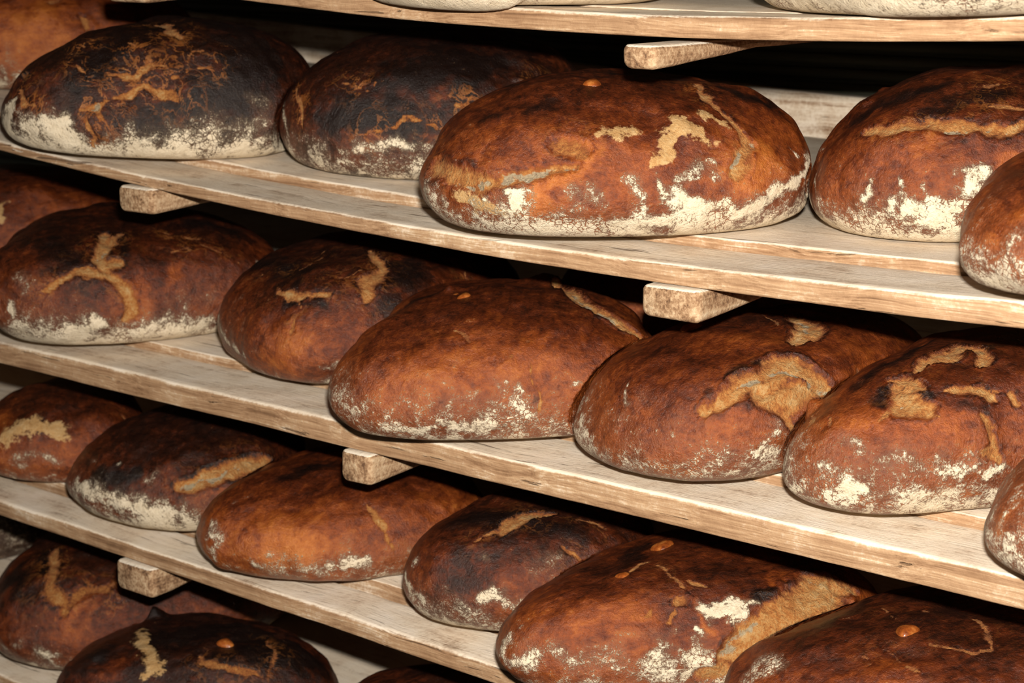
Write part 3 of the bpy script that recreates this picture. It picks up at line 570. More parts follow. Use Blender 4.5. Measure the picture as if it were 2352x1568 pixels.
# ------------------------------------------------------------------ materials
def mat_crust():
    t = NT('bread_crust')
    P = t.coord(); sd = t.attr('seed')
    crumb, gray, orng, dark, flour, tan = (t.attr(a) for a in ('crumb', 'gray', 'orng', 'dark', 'flour', 'tan'))
    n1 = t.noise(P, 22, 5, .6, sd); n2 = t.noise(P, 105, 6, .65, sd, .5); n3 = t.noise(P, 480, 5, .68, sd); n4 = t.noise(P, 1150, 3, .6, sd)
    st = t.noise(t.mapv(P, (45, 170, 230)), 1.0, 5, .62, sd, .7)         # drag streaks
    e1, e2, e3, e4, es = (t.mad(x, 4.0, -2.0) for x in (n1, n2, n3, n4, st))
    # bare crust
    v = t.mad(e1, .11, t.mad(e2, .12, t.mad(es, .12, t.mad(e3, .07, .50))))
    v = t.mad(dark, -.40, v); v = t.mad(orng, .22, v)
    crust = t.ramp(v, [(.04, (.009, .004, .003)), (.22, (.030, .0075, .0032)), (.37, (.098, .0190, .0048)), (.52, (.215, .047, .0080)), (.70, (.37, .105, .0170)), (.90, (.53, .20, .046))])
    crust = t.mix(t.step(e4, .55, 1.0, 0, .5), crust, (.38, .16, .06))  # pale pinpricks: specular sparkle put into the crust colour
    crust = t.mix(t.step(e3, -.5, -1.1, 0, .55), crust, (.024, .007, .0035))
    # ragged orange veins where a dark skin has burst
    vn = t.mad(t.noise(P, 38, 4, .6, sd, 1.6), 4.0, -2.0)
    vm = t.step(t.math('ADD', t.math('ABSOLUTE', t.mad(e3, .10, t.mad(e2, .10, vn))), t.mad(e1, -.16, .05)), .17, .03)
    vm = t.math('MULTIPLY', vm, t.attr('vein'))
    crust = t.mix(vm, crust, t.ramp(t.mad(e2, .2, t.mad(e3, .15, .5)), [(.2, (.17, .045, .009)), (.5, (.32, .105, .022)), (.8, (.45, .22, .07))]))
    # torn crumb: brown rim, orange shoulder, tan heart with pores
    cv = t.mad(e2, .17, t.mad(e3, .20, t.mad(es, .08, crumb)))
    cm = t.step(cv, .34, .66)
    cc = t.ramp(t.mad(crumb, .46, t.mad(e2, .22, t.mad(e3, .18, .06))), [(.12, (.11, .030, .007)), (.30, (.26, .076, .014)), (.44, (.40, .155, .034)), (.58, (.48, .255, .085)), (.78, (.52, .37, .19))])
    gm = t.step(t.mad(e2, .35, t.mad(e3, .25, gray)), .34, .70, 0, .9)
    gc = t.ramp(t.mad(e3, .25, .5), [(.25, (.075, .065, .048)), (.45, (.28, .23, .15)), (.70, (.46, .37, .24))])
    cc = t.mix(gm, cc, gc)
    cc = t.mix(t.step(e3, -.45, -.95, 0, .75), cc, (.13, .046, .014))
    colr = t.mix(cm, crust, cc)
    # pale rubbed dough skin
    tm = t.step(t.mad(e2, .34, t.mad(es, .30, t.mad(e3, .22, tan))), .36, .70, 0, .9)
    colr = t.mix(tm, colr, t.ramp(t.mad(e3, .16, t.mad(e2, .18, .5)), [(.25, (.34, .15, .04)), (.48, (.48, .28, .105)), (.75, (.60, .43, .22))]))
    # flour: a thin film first, then dusty specks closing up to crackled patches
    vor = t.n('ShaderNodeTexVoronoi', feature='DISTANCE_TO_EDGE', voronoi_dimensions='4D'); t.put(vor.inputs['Vector'], P); t.put(vor.inputs['W'], sd); vor.inputs['Scale'].default_value = 230
    crack = t.math('MULTIPLY', t.step(vor.outputs[0], .0, .07, -.55, 0), t.step(e1, -.35, .45))
    fv = t.mad(flour, 1.25, t.mad(e2, .30, t.mad(e4, .26, t.mad(e3, .30, t.mad(es, .26, -.10)))))
    fv = t.math('ADD', fv, crack)
    fm = t.step(fv, .38, .78, 0, .95)
    fm = t.math('MULTIPLY', fm, t.step(flour, .03, .16))
    veil = t.step(t.mad(e4, .25, t.mad(e2, .15, flour)), .10, 1.1, 0, .34)
    colr = t.mix(t.math('MULTIPLY', veil, t.step(flour, .0, .2)), colr, (.52, .33, .20))
    colr = t.mix(fm, colr, t.ramp(t.mad(e2, .2, t.mad(e3, .15, .5)), [(.2, (.50, .385, .245)), (.6, (.73, .625, .465))]))
    ro = t.mix(fm, t.mix(t.math('MAXIMUM', cm, tm), t.ramp(n2, [(.3, (.24,) * 3), (.7, (.42,) * 3)]), (.82,) * 3), (.95,) * 3)
    hgt = t.mad(e3, .17, t.mad(e2, .25, t.mad(e4, .07, t.math('MULTIPLY', fm, .5))))
    hgt = t.math('ADD', hgt, t.math('MULTIPLY', cm, t.math('MULTIPLY', e3, .3)))
    nb = t.bump(hgt, .0019, .9)
    t.done(colr, ro, nb, t.math('MULTIPLY_ADD', fm, -.35, .45))
    return t.m

def mat_blister():
    t = NT('blistered_crust')
    P = t.coord(); n2 = t.noise(P, 150, 4); n3 = t.noise(P, 500, 4)
    c = t.ramp(t.mad(n2, .8, t.mad(n3, .3, -.05)), [(.3, (.09, .019, .005)), (.5, (.24, .058, .010)), (.72, (.44, .16, .035))])
    return t.done(c, .28, t.bump(n3, .0006, .6), .5)

def mat_wood(name, tone=0.0, flour=0.0):
    t = NT(name)
    P = t.coord(); sd = t.n('ShaderNodeObjectInfo').outputs['Random']
    w = t.math('MULTIPLY', sd, 37.0)
    warp = t.noise(t.mapv(P, (5, 9, 9)), 1.0, 3, .5, w)
    wp = t.n('ShaderNodeVectorMath', operation='ADD'); t.put(wp.inputs[0], P)
    cx = t.n('ShaderNodeCombineXYZ'); t.put(cx.inputs[1], t.math('MULTIPLY', t.math('SUBTRACT', warp, .5), .05)); t.put(cx.inputs[2], t.math('MULTIPLY', t.math('SUBTRACT', warp, .5), .03))
    t.put(wp.inputs[1], cx.outputs[0]); Q = wp.outputs[0]
    g1 = t.noise(t.mapv(Q, (3.0, 150, 190)), 1.0, 5, .6, w)
    g2 = t.noise(t.mapv(Q, (14, 900, 900)), 1.0, 3, .6, w)
    blot = t.noise(P, 26, 5, .62, w); spk = t.noise(P, 330, 5, .65, w)
    eg1, eg2, eb, ek = (t.mad(x, 4.0, -2.0) for x in (g1, g2, blot, spk))
    wood = t.ramp(t.mad(eg1, .27, t.mad(eg2, .19, t.mad(eb, .15, .52 + tone))), [(.08, (.09, .046, .024)), (.32, (.235, .130, .068)), (.54, (.37, .225, .125)), (.82, (.52, .36, .215))])
    nz = t.n('ShaderNodeSeparateXYZ'); t.put(nz.inputs[0], t.n('ShaderNodeNewGeometry').outputs['Normal'])
    topness = t.step(nz.outputs[2], .25, .9, 0, .80)
    fv = t.math('ADD', t.mad(eb, .26, t.mad(ek, .26, t.mad(eg2, .20, t.mad(eg1, .30, flour - .10)))), topness)
    fm = t.step(fv, -.05, .75, 0, .9)
    c = t.mix(fm, wood, t.ramp(t.mad(eb, .25, .5), [(.2, (.70, .55, .41)), (.5, (.82, .71, .57)), (.8, (.88, .80, .70))]))
    # cracks and open grain
    slit = t.noise(t.mapv(Q, (7, 260, 260), (3, 1, 2)), 1.0, 4, .55, w)
    sm = t.step(slit, .63, .70, 0, .75)
    c = t.mix(sm, c, (.10, .055, .03))
    h = t.mad(g2, .4, t.mad(spk, .35, t.mad(g1, .5, t.math('MULTIPLY', sm, -1.2))))
    return t.done(c, t.step(fm, 0, 1, .6, .92), t.bump(h, .0016, .8), .25)

def mat_endgrain():
    t = NT('end_grain_wood')
    P = t.coord(); w = t.math('MULTIPLY', t.n('ShaderNodeObjectInfo').outputs['Random'], 31.0)
    r = t.noise(t.mapv(P, (170, 2.5, 170)), 1.0, 5, .6, w); s = t.noise(P, 420, 4, .6, w); bl = t.noise(P, 60, 4, .6, w)
    c = t.ramp(t.mad(r, .6, t.mad(s, .5, t.mad(bl, .4, -.25))), [(.36, (.10, .052, .028)), (.46, (.26, .150, .080)), (.56, (.42, .28, .165)), (.72, (.58, .45, .30))])
    nz = t.n('ShaderNodeSeparateXYZ'); t.put(nz.inputs[0], t.n('ShaderNodeNewGeometry').outputs['Normal'])
    fm = t.step(t.math('ADD', t.math('MULTIPLY', s, .6), t.step(nz.outputs[2], .3, .9, 0, .6)), .55, .8, 0, .85)
    c = t.mix(fm, c, (.80, .72, .60))
    return t.done(c, .85, t.bump(t.math('ADD', r, s), .0012, .7), .2)

def mat_slat():
    t = NT('dark_painted_slat')
    P = t.coord(); n = t.noise(t.mapv(P, (4, 60, 60)), 1.0, 4)
    return t.done(t.ramp(n, [(.3, (.11, .11, .077)), (.7, (.17, .165, .118))]), .55, None, .3)

CRUST = mat_crust(); BLIST = mat_blister()
WOOD = mat_wood('floured_shelf_wood'); WOOD_B = mat_wood('floured_board_wood', .02, .10)
WOOD_W = mat_wood('white_floured_wood', .05, .55); ENDG = mat_endgrain(); SLAT = mat_slat()

# ------------------------------------------------------------------ the rack: wall, bearers, rails, boards
PZ = {1: (0.1002, -0.0126, 0.1655), 2: (0.06308, -0.00645, 0.0030), 3: (0.0, -0.00505, -0.15733), 4: (0.0, -0.01623, -0.32132), 5: (0.0, -0.01623, -0.50332)}
def top_z(s, x):
    """height of the front rail's top along a (sagging) shelf"""
    a, b, c = PZ[s]; lo, hi = -.75, .42
    xc = np.clip(x, lo, hi)
    return a * xc * xc + b * xc + c + np.where(x < lo, (x - lo) * (2 * a * lo + b), 0) * .5 + np.where(x > hi, (x - hi) * (2 * a * hi + b), 0) * .5
def thick(s, x):
    if s == 2: return np.clip(.0135 + .0085 * x, .0085, .017)
    return {1: .0142, 3: .0205, 4: .0150, 5: .0150}[s] + 0 * x

def plank(name, s, x0, x1, y0, y1, ztop, zbot, mat, seed, rad=.0035, nseg=420):
    """long board: rounded worn section swept along X, edges uneven"""
    xs = np.linspace(x0, x1, nseg)
    # section points as (y from front 0..1 edge code, z code) with offsets
    sec = []
    def arc(cy, cz, a0, a1, n=5):
        for k in range(n):
            a = a0 + (a1 - a0) * k / (n - 1); sec.append((cy, cz, math.cos(a), math.sin(a)))
    arc(0, 1, math.pi, math.pi / 2, 7)
    for k in range(1, 10): sec.append((k / 10, 1, 0, 1))
    arc(1, 1, math.pi / 2, 0)
    arc(1, 0, 0, -math.pi / 2)
    for k in range(1, 6): sec.append((1 - k / 6, 0, 0, -1))
    arc(0, 0, -math.pi / 2, -math.pi)
    for k in range(1, 4): sec.append((0, k / 4, -1, 0))
    S = len(sec)
    V = np.zeros((nseg, S, 3))
    zt, zb = ztop(xs), zbot(xs)
    wear = fbm(np.stack([xs * 9, 0 * xs + seed, 0 * xs], 1), seed, 4)
    wear2 = fbm(np.stack([xs * 40, 0 * xs + seed, 0 * xs + 5], 1), seed + 3, 3)
    r = rad * (1 + .55 * wear + .25 * wear2)
    rb = np.full(nseg, .0018)
    for j, (cy, cz, dy, dz) in enumerate(sec):
        rr = r if (cz > .5 and cy < .5) else rb
        yy0 = y0 + rr; yy1 = y1 - rr; zz0 = zb + rr; zz1 = zt - rr
        V[:, j, 0] = xs
        V[:, j, 1] = yy0 + (yy1 - yy0) * cy + rr * dy
        V[:, j, 2] = zz0 + (zz1 - zz0) * cz + rr * dz
    W = V.reshape(-1, 3)
    n = fbm(W * (12, 40, 40), seed + 9, 3); n2 = fbm(W * (60, 160, 160), seed + 11, 2)
    W[:, 2] += np.where(W[:, 2] > np.repeat((zt + zb) / 2, S), .0007 * n + .00025 * n2, .0003 * n)
    fr = W[:, 1] < y0 + .006
    W[:, 1] += np.where(fr, .0012 * n + .0003 * n2, 0)
    i = np.arange(nseg - 1)[:, None]; j = np.arange(S)[None]; k = (j + 1) % S
    q = np.stack([(i * S + j), (i * S + k), ((i + 1) * S + k), ((i + 1) * S + j)], -1).reshape(-1, 4)
    o0 = np.array([(x0 + x1) / 2, y0, float(ztop(np.array([0.0]))[0])])
    me = mesh_np(name, W - o0, q, True, [list(range(S))[::-1], [(nseg - 1) * S + a for a in range(S)]])
    o = link(name, me, mat); o.location = o0
    return o

SPLIT = {1: (.062, .064), 2: (.068, .0695), 3: (.068, .0695), 4: (.049, .0575), 5: (.049, .0575)}
RAISE = {1: .001, 2: .008, 3: .008, 4: .008, 5: .008}
ORD = {1: 'topmost', 2: 'second', 3: 'third', 4: 'fourth', 5: 'lowest'}
X0, X1 = -1.45, .72
for s in range(1, 6):
    r = plank('shelf_rail', s, X0, X1, 0, SPLIT[s][0], lambda x, s=s: top_z(s, x), lambda x, s=s: top_z(s, x) - thick(s, x), WOOD, 10 * s)
    tag(r, 'narrow worn wooden front strip along the edge of the %s bread shelf' % ORD[s], 'shelf rail', 'front strips of the bread shelves')
    b = plank('shelf_board', s, X0, X1, SPLIT[s][1], .655 if s == 2 else .728, lambda x, s=s: top_z(s, x) + RAISE[s], lambda x, s=s: top_z(s, x) - thick(s, x), WOOD_B, 10 * s + 5, .0022)
    tag(b, 'wide flour-dusted board carrying the loaves of the %s shelf' % ORD[s], 'shelf board', 'wide boards of the bread shelves')
b = plank('back_plank', 2, X0 - .6, X1, .700, .720, lambda x: top_z(2, x) + .047, lambda x: top_z(2, x) - thick(2, x), WOOD_W, 77, .0022)
tag(b, 'white floured upright plank along the back of the second shelf, seen past a dark gap', 'plank')

def bearer(x, s, wd, ht, front, drop=0.0, label='', taper=.35, yb=.728, seed=1, rnd=.004):
    """bearing arm under a shelf; its worn end sticks out in front of the strip"""
    z1 = float(top_z(s, np.array([x]))[0] - thick(s, np.array([x]))[0]) - .0006 - drop
    ny = 44
    ys = np.concatenate([[front, front + .0008, front + .002, front + .004], np.linspace(front + .007, yb, ny)])
    sec = []
    for (cx_, cz_, a0) in ((-1, -1, math.pi), (1, -1, 1.5 * math.pi), (1, 1, 0), (-1, 1, .5 * math.pi)):
        for k in range(5): sec.append((cx_, cz_, a0 + math.pi / 2 * k / 4))
    S = len(sec); V = np.zeros((len(ys), S, 3))
    for i, y in enumerate(ys):
        d = y - front; sh = .0035 * max(0, 1 - d / .004) ** 2
        h = ht * (1 - taper * min(1, max(0, d - .01) / .12))
        for j, (cx_, cz_, a) in enumerate(sec):
            rr = rnd * (1.5 if cx_ < 0 and cz_ < 0 else 1)
            V[i, j] = (cx_ * (wd / 2 - rr - sh) + rr * math.cos(a), y, (z1 - h / 2) + cz_ * (h / 2 - rr - sh * .6) + rr * math.sin(a))
    W = V.reshape(-1, 3); W += .0006 * np.stack([fbm(W * 90 + seed, 1, 2), .6 * fbm(W * 130 + seed, 2, 2), fbm(W * 90 + seed, 3, 2)], 1)
    W[:, 2] = np.minimum(W[:, 2], z1)
    o0 = np.array([x, front, z1 - ht]); W[:, 0] += x
    i = np.arange(len(ys) - 1)[:, None]; j = np.arange(S)[None]; k = (j + 1) % S
    q = np.stack([i * S + j, i * S + k, (i + 1) * S + k, (i + 1) * S + j], -1).reshape(-1, 4)
    me = mesh_np('shelf_bearer', W - o0, q, True, [list(range(S))[::-1], [(len(ys) - 1) * S + a for a in range(S)]])
    o = link('shelf_bearer', me, ENDG); o.location = o0
    tag(o, label, 'bearer', 'wooden bearers sticking out under the shelves')
    return o
bearer(.067, 1, .026, .0155, -.030, .0030, 'pale wooden bearer end jutting out under the topmost shelf above the orange loaf', .55, seed=2)
bearer(-.462, 1, .050, .016, -.006, 0, 'wooden bearer end at the upper left picture edge under the topmost shelf', seed=3)
bearer(-.462, 2, .043, .022, -.006, 0, 'dark-cracked wooden bearer end under the left part of the second shelf', seed=4)
bearer(.079, 2, .046, .022, -.007, 0, 'split grey wooden bearer end under the second shelf above the shiny brown loaves', seed=5)
bearer(-.212, 3, .032, .025, -.006, 0, 'rounded pale wooden bearer end under the middle of the third shelf', seed=6)
bearer(-.4855, 4, .049, .0268, -.006, 0, 'smooth cream wooden bearer end under the left part of the fourth shelf', seed=7)

# back wall of dark horizontal slats
def box(name, x0, x1, y0, y1, z0, z1, mat, parent=None, kind=None, bev=0):
    V = np.array([(x, y, z) for x in (x0, x1) for y in (y0, y1) for z in (z0, z1)])
    q = np.array([(0, 1, 3, 2), (4, 6, 7, 5), (0, 4, 5, 1), (2, 3, 7, 6), (0, 2, 6, 4), (1, 5, 7, 3)])
    o = link(name, mesh_np(name, V, q, False), mat, parent)
    if kind: o['kind'] = kind
    return o
wall = box('wall_back', -3.2, 1.6, .742, .80, -.75, .55, SLAT, None, 'structure')
sl = None; pitch = .0155
for k in range(83):
    z = -.74 + k * pitch
    if sl is None:
        a = np.linspace(0, math.pi, 9)
        yy = np.r_[-.007 * np.sin(a)]; zz = np.r_[.0062 - .0062 * np.cos(a)]
        V = np.array([(x, y, zc) for x in (-3.2, 1.6) for y, zc in zip(yy, zz)])
        q = np.array([(j, j + 1, 9 + j + 1, 9 + j) for j in range(8)] + [(8, 0, 9, 17)])
        sl = mesh_np('slat', V, q, True, [list(range(9))[::-1], list(range(9, 18))])
    o = link('slat', sl, SLAT, wall); o.location = (0, .7418, z)

# ------------------------------------------------------------------ the loaves
# tint: + darker / - more orange ; fl: height of flour skirt (share of loaf height) ; fd: its density ; fr: fade
SPEC = {
 '1A': (.1, .9, 1.05, .5, 'floured white loaf bottom on the topmost shelf, left one at the picture edge', 150),
 '1B': (.3, .8, .85, .5, 'loaf with black-specked pale bottom on the topmost shelf at upper right', 150),
 '2A': (.62, .20, .95, .30, 'very dark burnt loaf with many fine pale cracks at left of second shelf', 210),
 '2B': (.60, .16, .70, .30, 'dark brown loaf half hidden behind the large orange floured loaf', 200),
 '2C': (.12, .20, .95, .34, 'large orange-brown loaf with big white flour patches and a pierced bubble on second shelf', 250),
 '2D': (.18, .16, .95, .34, 'reddish loaf with long ragged crack and white flour triangles, right on second shelf', 220),
 '2E': (.10, .38, .80, .7, 'white-streaked loaf cut off by the right picture edge on second shelf', 170),
 '2Z': (.05, .20, .60, .4, 'plain reddish loaf in the top left corner behind the burnt loaf', 150),
 '3A': (.28, .22, .85, .34, 'loaf with a branching Y-shaped crack at left of third shelf', 220),
 '3B': (.34, .12, .65, .25, 'dark shiny loaf with T-shaped crack between Y-cracked loaf and smooth loaf', 200),
 '3C': (.06, .16, .70, .36, 'smooth brown loaf with one long pale split at its top right, third shelf', 240),
 '3D': (.08, .14, .70, .40, 'glossy brown loaf with wide wing-shaped tan split on third shelf', 240),
 '3E': (.06, .18, .80, .40, 'glossy loaf with several torn tan openings, right on third shelf', 240),
 '3F': (.25, .10, .60, .3, 'brown loaf in the dark behind the long-split loaf on third shelf', 120),
 '3G': (.05, .55, .62, .9, 'floury streaked loaf cut off by right picture edge on third shelf', 150),
 '3Z': (.15, .15, .60, .3, 'orange-brown loaf behind Y-cracked loaf at left picture edge, third shelf', 130),
 '4A': (.45, .26, .85, .30, 'dark loaf with grey floury side and pale diagonal split, fourth shelf', 200),
 '4B': (-.02, .12, .65, .40, 'smooth orange-brown loaf with narrow side crease in middle of fourth shelf', 210),
 '4C': (.30, .16, .75, .35, 'purplish brown loaf with ragged orange crack between smooth and huge-split loaves', 200),
 '4D': (.10, .20, .75, .40, 'loaf with very wide sandy tear and bright white flour spot, fourth shelf', 250),
 '4E': (.20, .14, .55, .35, 'dark shiny loaf with round bubble and ring-shaped mark at bottom right', 210),
 '4Z': (.15, .16, .60, .35, 'reddish loaf with tan smear at left picture edge of fourth shelf', 160),
 '5A': (.34, .14, .60, .3, 'brown loaf below the cream bearer end at bottom left, lowest shelf', 190),
 '5B': (.52, .08, .40, .3, 'blackish loaf with a small horn and round bubble at bottom left corner', 200),
 '5C': (.35, .10, .50, .3, 'top of a brown loaf just showing at bottom edge, lowest shelf', 120),
 '5Z': (.85, .9, .42, .6, 'grey burnt loaf sliver at left picture edge of lowest shelf', 120),
}

VEIN = {'2A': .85, '2B': .75, '3A': .55, '3B': .45, '5A': .7, '4C': .45, '2C': .4, '2D': .5, '5B': .4, '4A': .3, '3E': .2}

FILM = {'3C': .60, '3D': .66, '3E': .70, '4B': .52, '4C': .54, '2E': .66, '3G': .72, '4D': .50, '4E': .22, '2C': .46, '2D': .44, '3A': .50, '5B': .14, '2B': .25, '4A': .45}

def plan_r(L, P):
    """normalised plan radius of world points P inside loaf L (1 = on its skin), by height"""
    a, b, h, tx, ty, e, c3, s3, m, c1 = L['p']
    d = P - np.array(L['loc']); c, s = math.cos(L['rot']), math.sin(L['rot'])
    z = d[:, 2] / h
    x = d[:, 0] * c + d[:, 1] * s - z * tx; y = -d[:, 0] * s + d[:, 1] * c - z * ty
    pr = profile(m)[::-1]
    prz = np.interp(np.clip(z, .001, 1), pr[:, 1], pr[:, 0]); prz = np.where(z > .999, 1e-3, np.maximum(prz, 1e-3))
    cu = (x / a) / prz
    y = y / (b * np.maximum(.2, 1 + c1 * np.clip(cu, -1.3, 1.3) * prz))
    x = x / a
    th = np.arctan2(y, x)
    R = (abs(np.cos(th)) ** e + abs(np.sin(th)) ** e) ** (-1 / e) * (1 + c3 * np.cos(3 * th) + s3 * np.sin(3 * th))
    return np.hypot(x, y) / (R * prz)

def seg_mask(P, L, scale=1.0, soft=False, wn=None):
    """soft mask around a polyline with changing half width; L=[x,y,z,w]*n in mm. 1 in the core, .5 at the rim"""
    A = np.array(L, float).reshape(-1, 4) / 1000.0
    if len(A) == 1: A = np.vstack([A, A + [1e-5, 0, 0, 0]])
    best = np.zeros(len(P))
    ext = 2.2 * A[:, 3].max() * max(1, scale); lo = A[:, :3].min(0) - ext; hi = A[:, :3].max(0) + ext
    sel = np.where(((P > lo) & (P < hi)).all(1))[0]
    if len(sel) == 0: return best
    Q = P[sel]; k = 1 if wn is None else np.clip(1 + wn[sel], .35, 2); bb = np.zeros(len(sel))
    for i in range(len(A) - 1):
        d = A[i + 1, :3] - A[i, :3]; t = np.clip(((Q - A[i, :3]) @ d) / (d @ d + 1e-12), 0, 1)
        dist = np.linalg.norm(Q - (A[i, :3] + t[:, None] * d), axis=1); w = (A[i, 3] + t * (A[i + 1, 3] - A[i, 3])) * scale * k
        bb = np.maximum(bb, np.clip(1.15 - .62 * dist / w, 0, 1) if soft else np.clip(1.5 - dist / w, 0, 1))
    best[sel] = bb
    return best

for L_ in LOAF.values():                      # every loaf rests on its own (sagging) board
    x_, y_, z_ = L_['loc']; L_['loc'] = (x_, y_, float(top_z(L_['s'], np.array([x_]))[0]) + RAISE[L_['s']] + .0004)

def make_loaf(key, seed):
    D = LOAF[key]; tint, fl, fd, fr, label, N = SPEC[key]
    V0 = loaf_base(D['p'], N); h = D['p'][2]
    n = grid_normals(V0, N)
    if n[(N // 2) * N + N // 2][2] < 0: n = -n
    zr = V0[:, 2] / h
    upm = np.clip(zr * 8, 0, 1)[:, None]
    so = seed * 3.7
    lum = fbm(V0 * 13 + so, seed, 2) * .0055 + fbm(V0 * 38 + so, seed + 5, 2) * .0026 + fbm(V0 * 120 + so, seed + 7, 2) * .00045
    V = V0 + n * upm * lum[:, None]
    # feature masks (looked up on the undisplaced shape, with ragged edges)
    wv = np.stack([fbm(V0 * 75 + so, seed + 11, 3), fbm(V0 * 75 + so, seed + 21, 3), fbm(V0 * 75 + so, seed + 31, 3)], 1) * .0062
    Q = V0 + wv; Qs = V0 + wv * .6; wn = .75 * fbm(V0 * 95 + so, seed + 71, 2)
    nv = len(V); crumb = np.zeros(nv); big = np.zeros(nv); gray = np.zeros(nv); orng = np.zeros(nv); dark = np.zeros(nv); tan = np.zeros(nv); prox = np.zeros(nv); flour = np.zeros(nv)
    blis = []; disp = np.zeros(nv)
    for kind, val, L in D['f']:
        if kind == 'h':      # a horn or ridge of crust standing up
            disp += val / 1000 * np.exp(-(np.linalg.norm(Q - np.array(L[:3]) / 1000, axis=1) / (L[3] / 1000)) ** 2); continue
        if kind == 'b': blis.append((np.array(L[:3]) / 1000, L[3] / 1000, val)); continue
        if kind == 'c':
            wk = 1.28 if max(L[3::4]) > 3.5 else 1.0; L = list(L); L[3::4] = [max(x_ * wk, 1.8) for x_ in L[3::4]]
        m = seg_mask(Qs if kind == 'c' else Q, L, 1.0, kind in 'fotd', wn * (.45 if kind == 'c' and max(L[3::4]) > 7 else 1.25))
        if kind == 't':
            tan = np.maximum(tan, m * val * 1.1); disp += .0008 * m
        elif kind == 'c':
            w = np.array(L[3::4]).mean() / 1000; mw = max(L[3::4]) / 1000
            s = m * m * (3 - 2 * m)
            dep = min(.0034, .30 * mw) * (1 if kind == 'c' else .15)
            lip = np.exp(-((m - .22) / .16) ** 2) * (m > 0) * (.45 if kind == 'c' else 0)
            disp += -dep * s * val + dep * lip
            crumb = np.maximum(crumb, m * val); prox = np.maximum(prox, seg_mask(Q, L, 2.4 + .012 / mw, True))
            if kind == 'c' and mw > .0028: big = np.maximum(big, m)
            if kind == 'c' and mw > .004: dark = np.maximum(dark, .4 * np.exp(-((m - .12) / .13) ** 2) * (m > 0))
        elif kind == 'g': gray = np.maximum(gray, m * val); disp -= .0012 * m
        elif kind == 'o': orng = np.maximum(orng, m * val)
        elif kind == 'd': dark = np.maximum(dark, m * val)
        elif kind == 'f': flour = np.maximum(flour, m * val)
    rough = fbm(V0 * 260 + so, seed + 41, 2)
    disp += crumb * rough * .0011
    # flour skirt round the foot of the loaf
    nz1 = fbm(V0 * 30 + so, seed + 51, 3); nz2 = fbm(V0 * (90, 90, 40) + so, seed + 61, 3)
    sk = np.clip((fl + .16 * nz1 + .08 * nz2 - zr) / (1.25 * fr) + .55, 0, 1) * fd * (1 + .25 * nz2)
    film = FILM.get(key, .32) * np.clip(1.15 - zr / .72, 0, 1) * (.75 + .7 * nz1)
    flour = np.maximum(np.maximum(flour, sk), film) * (1 - .75 * np.clip(crumb * 1.6 - .6, 0, 1))
    # scorched crown, plus grazing-angle shading of the tops put into the colour
    dark = np.clip(dark + tint - .08 + .52 * np.clip((zr - .40) / .60, 0, 1) ** 1.3, -.3, 1.35)
    V = V + n * upm * disp[:, None]
    # neighbours press into each other: the loaf further from the lens gives way
    c, s = math.cos(D['rot']), math.sin(D['rot']); Rm = np.array([[c, -s, 0], [s, c, 0], [0, 0, 1]]); loc = np.array(D['loc'])
    W = V @ Rm.T + loc; ctr = loc + np.array([0, 0, .03]); cv = np.array(CAM)
    for k2, E in LOAF.items():
        if k2 == key or E['s'] != D['s'] or np.hypot(*(loc - np.array(E['loc']))[:2]) > .36: continue
        if np.linalg.norm((loc - cv)[:2]) < np.linalg.norm((np.array(E['loc']) - cv)[:2]): continue
        dirv = (loc - np.array(E['loc'])); dirv[2] = 0; dirv /= np.linalg.norm(dirv)
        for it in range(45):
            ins = plan_r(E, W) < 1.045
            ins &= (W[:, 2] < E['loc'][2] + E['p'][2] * 1.02)
            if not ins.any(): break
            W[ins] += dirv * .0016
    W[:, 2] = np.maximum(W[:, 2], loc[2])
    # the soft foot follows the bow of the board and droops where it overhangs the front edge
    dz = top_z(D['s'], W[:, 0]) - float(top_z(D['s'], loc[:1])[0])
    W[:, 2] += dz * np.clip(1 - zr, 0, 1)
    if D['s'] == 1:
        k_ = np.clip((-W[:, 1] - .001) / .010, 0, 1); W[:, 2] -= (.005 if key == '1A' else .001) * k_ * k_ * (3 - 2 * k_) * np.clip(1.4 - zr * 2, 0, 1)
    V = (W - loc) @ Rm
    # faces
    i, j = np.meshgrid(np.arange(N - 1), np.arange(N - 1), indexing='ij')
    q = np.stack([i * N + j, (i + 1) * N + j, (i + 1) * N + j + 1, i * N + j + 1], -1).reshape(-1, 4)
    nn = grid_normals(V, N)
    if nn[(N // 2) * N + N // 2][2] < 0: nn = -nn
    rim = [k for k in range(N)] + [k * N + N - 1 for k in range(1, N)] + [(N - 1) * N + k for k in range(N - 2, -1, -1)] + [k * N for k in range(N - 2, 0, -1)]
    fc = (big[q] > .62).all(1) & (crumb[q] > .5).all(1)
    # connected torn patches big enough to be parts of their own
    lab = np.where(fc, np.arange(len(q)), -1).reshape(N - 1, N - 1)
    for _ in range(400):
        new = lab.copy()
        for ax, sh in ((0, 1), (0, -1), (1, 1), (1, -1)):
            r_ = np.roll(lab, sh, ax); new = np.where((lab >= 0) & (r_ > new), r_, new)
        if (new == lab).all(): break
        lab = new
    lab = lab.ravel(); ids, cnt = np.unique(lab[lab >= 0], return_counts=True)
    comps = [k for k, c_ in zip(ids, cnt) if c_ > 14][:16]
    foot = (zr[q].max(1) < .15 + .05 * nz1[q[:, 0]]) & ~np.isin(lab, comps) & (key not in ('2Z', '3F', '3Z', '5C', '5Z'))
    body = ~np.isin(lab, comps) & ~foot
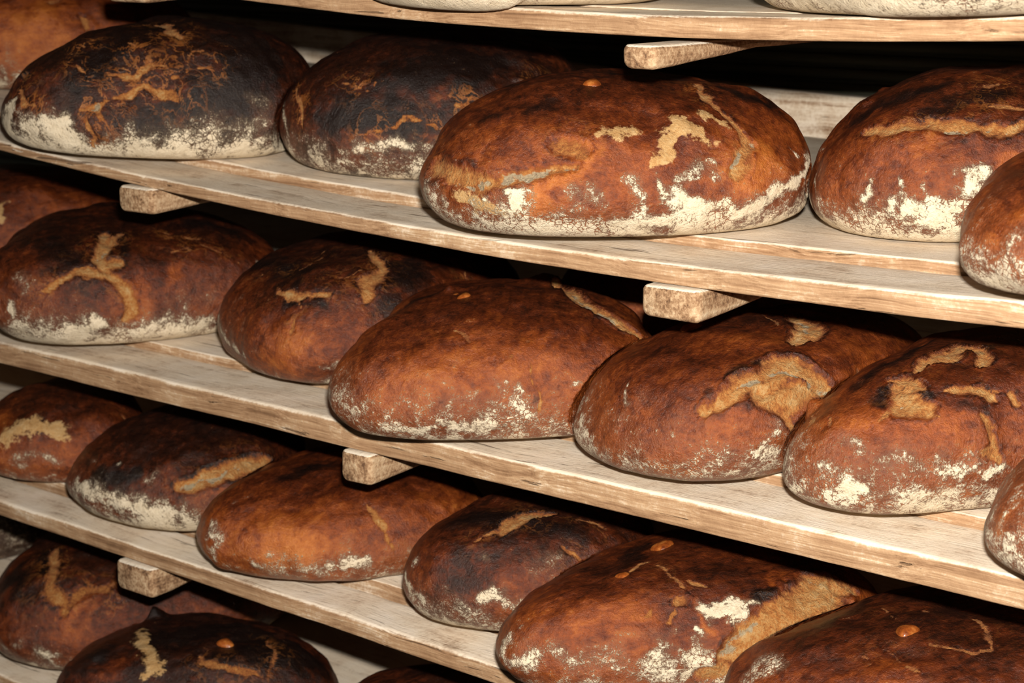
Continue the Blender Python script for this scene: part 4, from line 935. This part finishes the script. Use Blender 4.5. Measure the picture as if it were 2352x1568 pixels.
    def sub(name, mask, extra=None, parent=None):
        qq = q[mask]; used = np.unique(np.concatenate([qq.ravel(), np.array(extra or [], int)]))
        mp = np.full(nv, -1); mp[used] = np.arange(len(used))
        me = mesh_np(name, V[used], mp[qq], True, [list(mp[extra])[::-1]] if extra else None)
        for an, arr in (('crumb', crumb), ('gray', gray), ('orng', orng), ('dark', dark), ('flour', flour), ('tan', tan), ('vein', VEIN.get(key, .12) * np.clip(prox * 1.3 - .35, 0, 1)), ('seed', np.full(nv, float(seed)))):
            a = me.attributes.new(an, 'FLOAT', 'POINT'); a.data.foreach_set('value', arr[used].astype(np.float32))
        me.normals_split_custom_set_from_vertices([tuple(v) for v in nn[used]])
        return link(name, me, CRUST, parent)
    root = sub('bread_loaf', body, None if foot.any() else rim)
    root.location = D['loc']; root.rotation_euler = (0, 0, D['rot'])
    tag(root, label, 'bread', 'loaves on the bakery shelves')
    if foot.any(): sub('floured_base', foot, rim, root)
    for k in comps:
        o = sub('crust_split' if (lab == k).sum() > 160 else 'crust_crack', lab == k, None, root)
        if (lab == k).sum() > 500: o['label'] = 'rough tan torn opening in the crust'
    for pos, r, val in blis:
        r *= 1.25
        k = np.argmin(((V0 - pos) ** 2).sum(1)); base = V[k]; nb = nn[k]
        th = np.linspace(0, 2 * np.pi, 20, endpoint=False); ph = np.linspace(0, 1, 8)
        t1 = np.cross(nb, (0.3, 1, 0)); t1 /= np.linalg.norm(t1); t2 = np.cross(nb, t1)
        rings = []
        for p_ in ph[:-1]:
            rr = r * math.cos(p_ * math.pi / 2) ** .8 * (1 + .12 * np.sin(3 * th + seed)); hh = r * .95 * val * math.sin(p_ * math.pi / 2) - .0014
            rings.append(base + np.outer(rr * np.cos(th) * 1.1, t1) + np.outer(rr * np.sin(th) * .9, t2) + nb * hh)
        BV = np.vstack(rings + [[base + nb * (r * .95 * val - .0014)]]); m_ = len(th)
        bq = np.array([(a * m_ + b_, a * m_ + (b_ + 1) % m_, (a + 1) * m_ + (b_ + 1) % m_, (a + 1) * m_ + b_) for a in range(len(rings) - 1) for b_ in range(m_)])
        tip = len(BV) - 1; lr = (len(rings) - 1) * m_
        me = mesh_np('blister', BV, bq, True, [[lr + b_, lr + (b_ + 1) % m_, tip] for b_ in range(m_)])
        o = link('blister', me, BLIST, root); o['label'] = 'shiny orange crust bubble'
    return root

for k_, key in enumerate(sorted(LOAF)):
    make_loaf(key, 3 + k_ * 2)
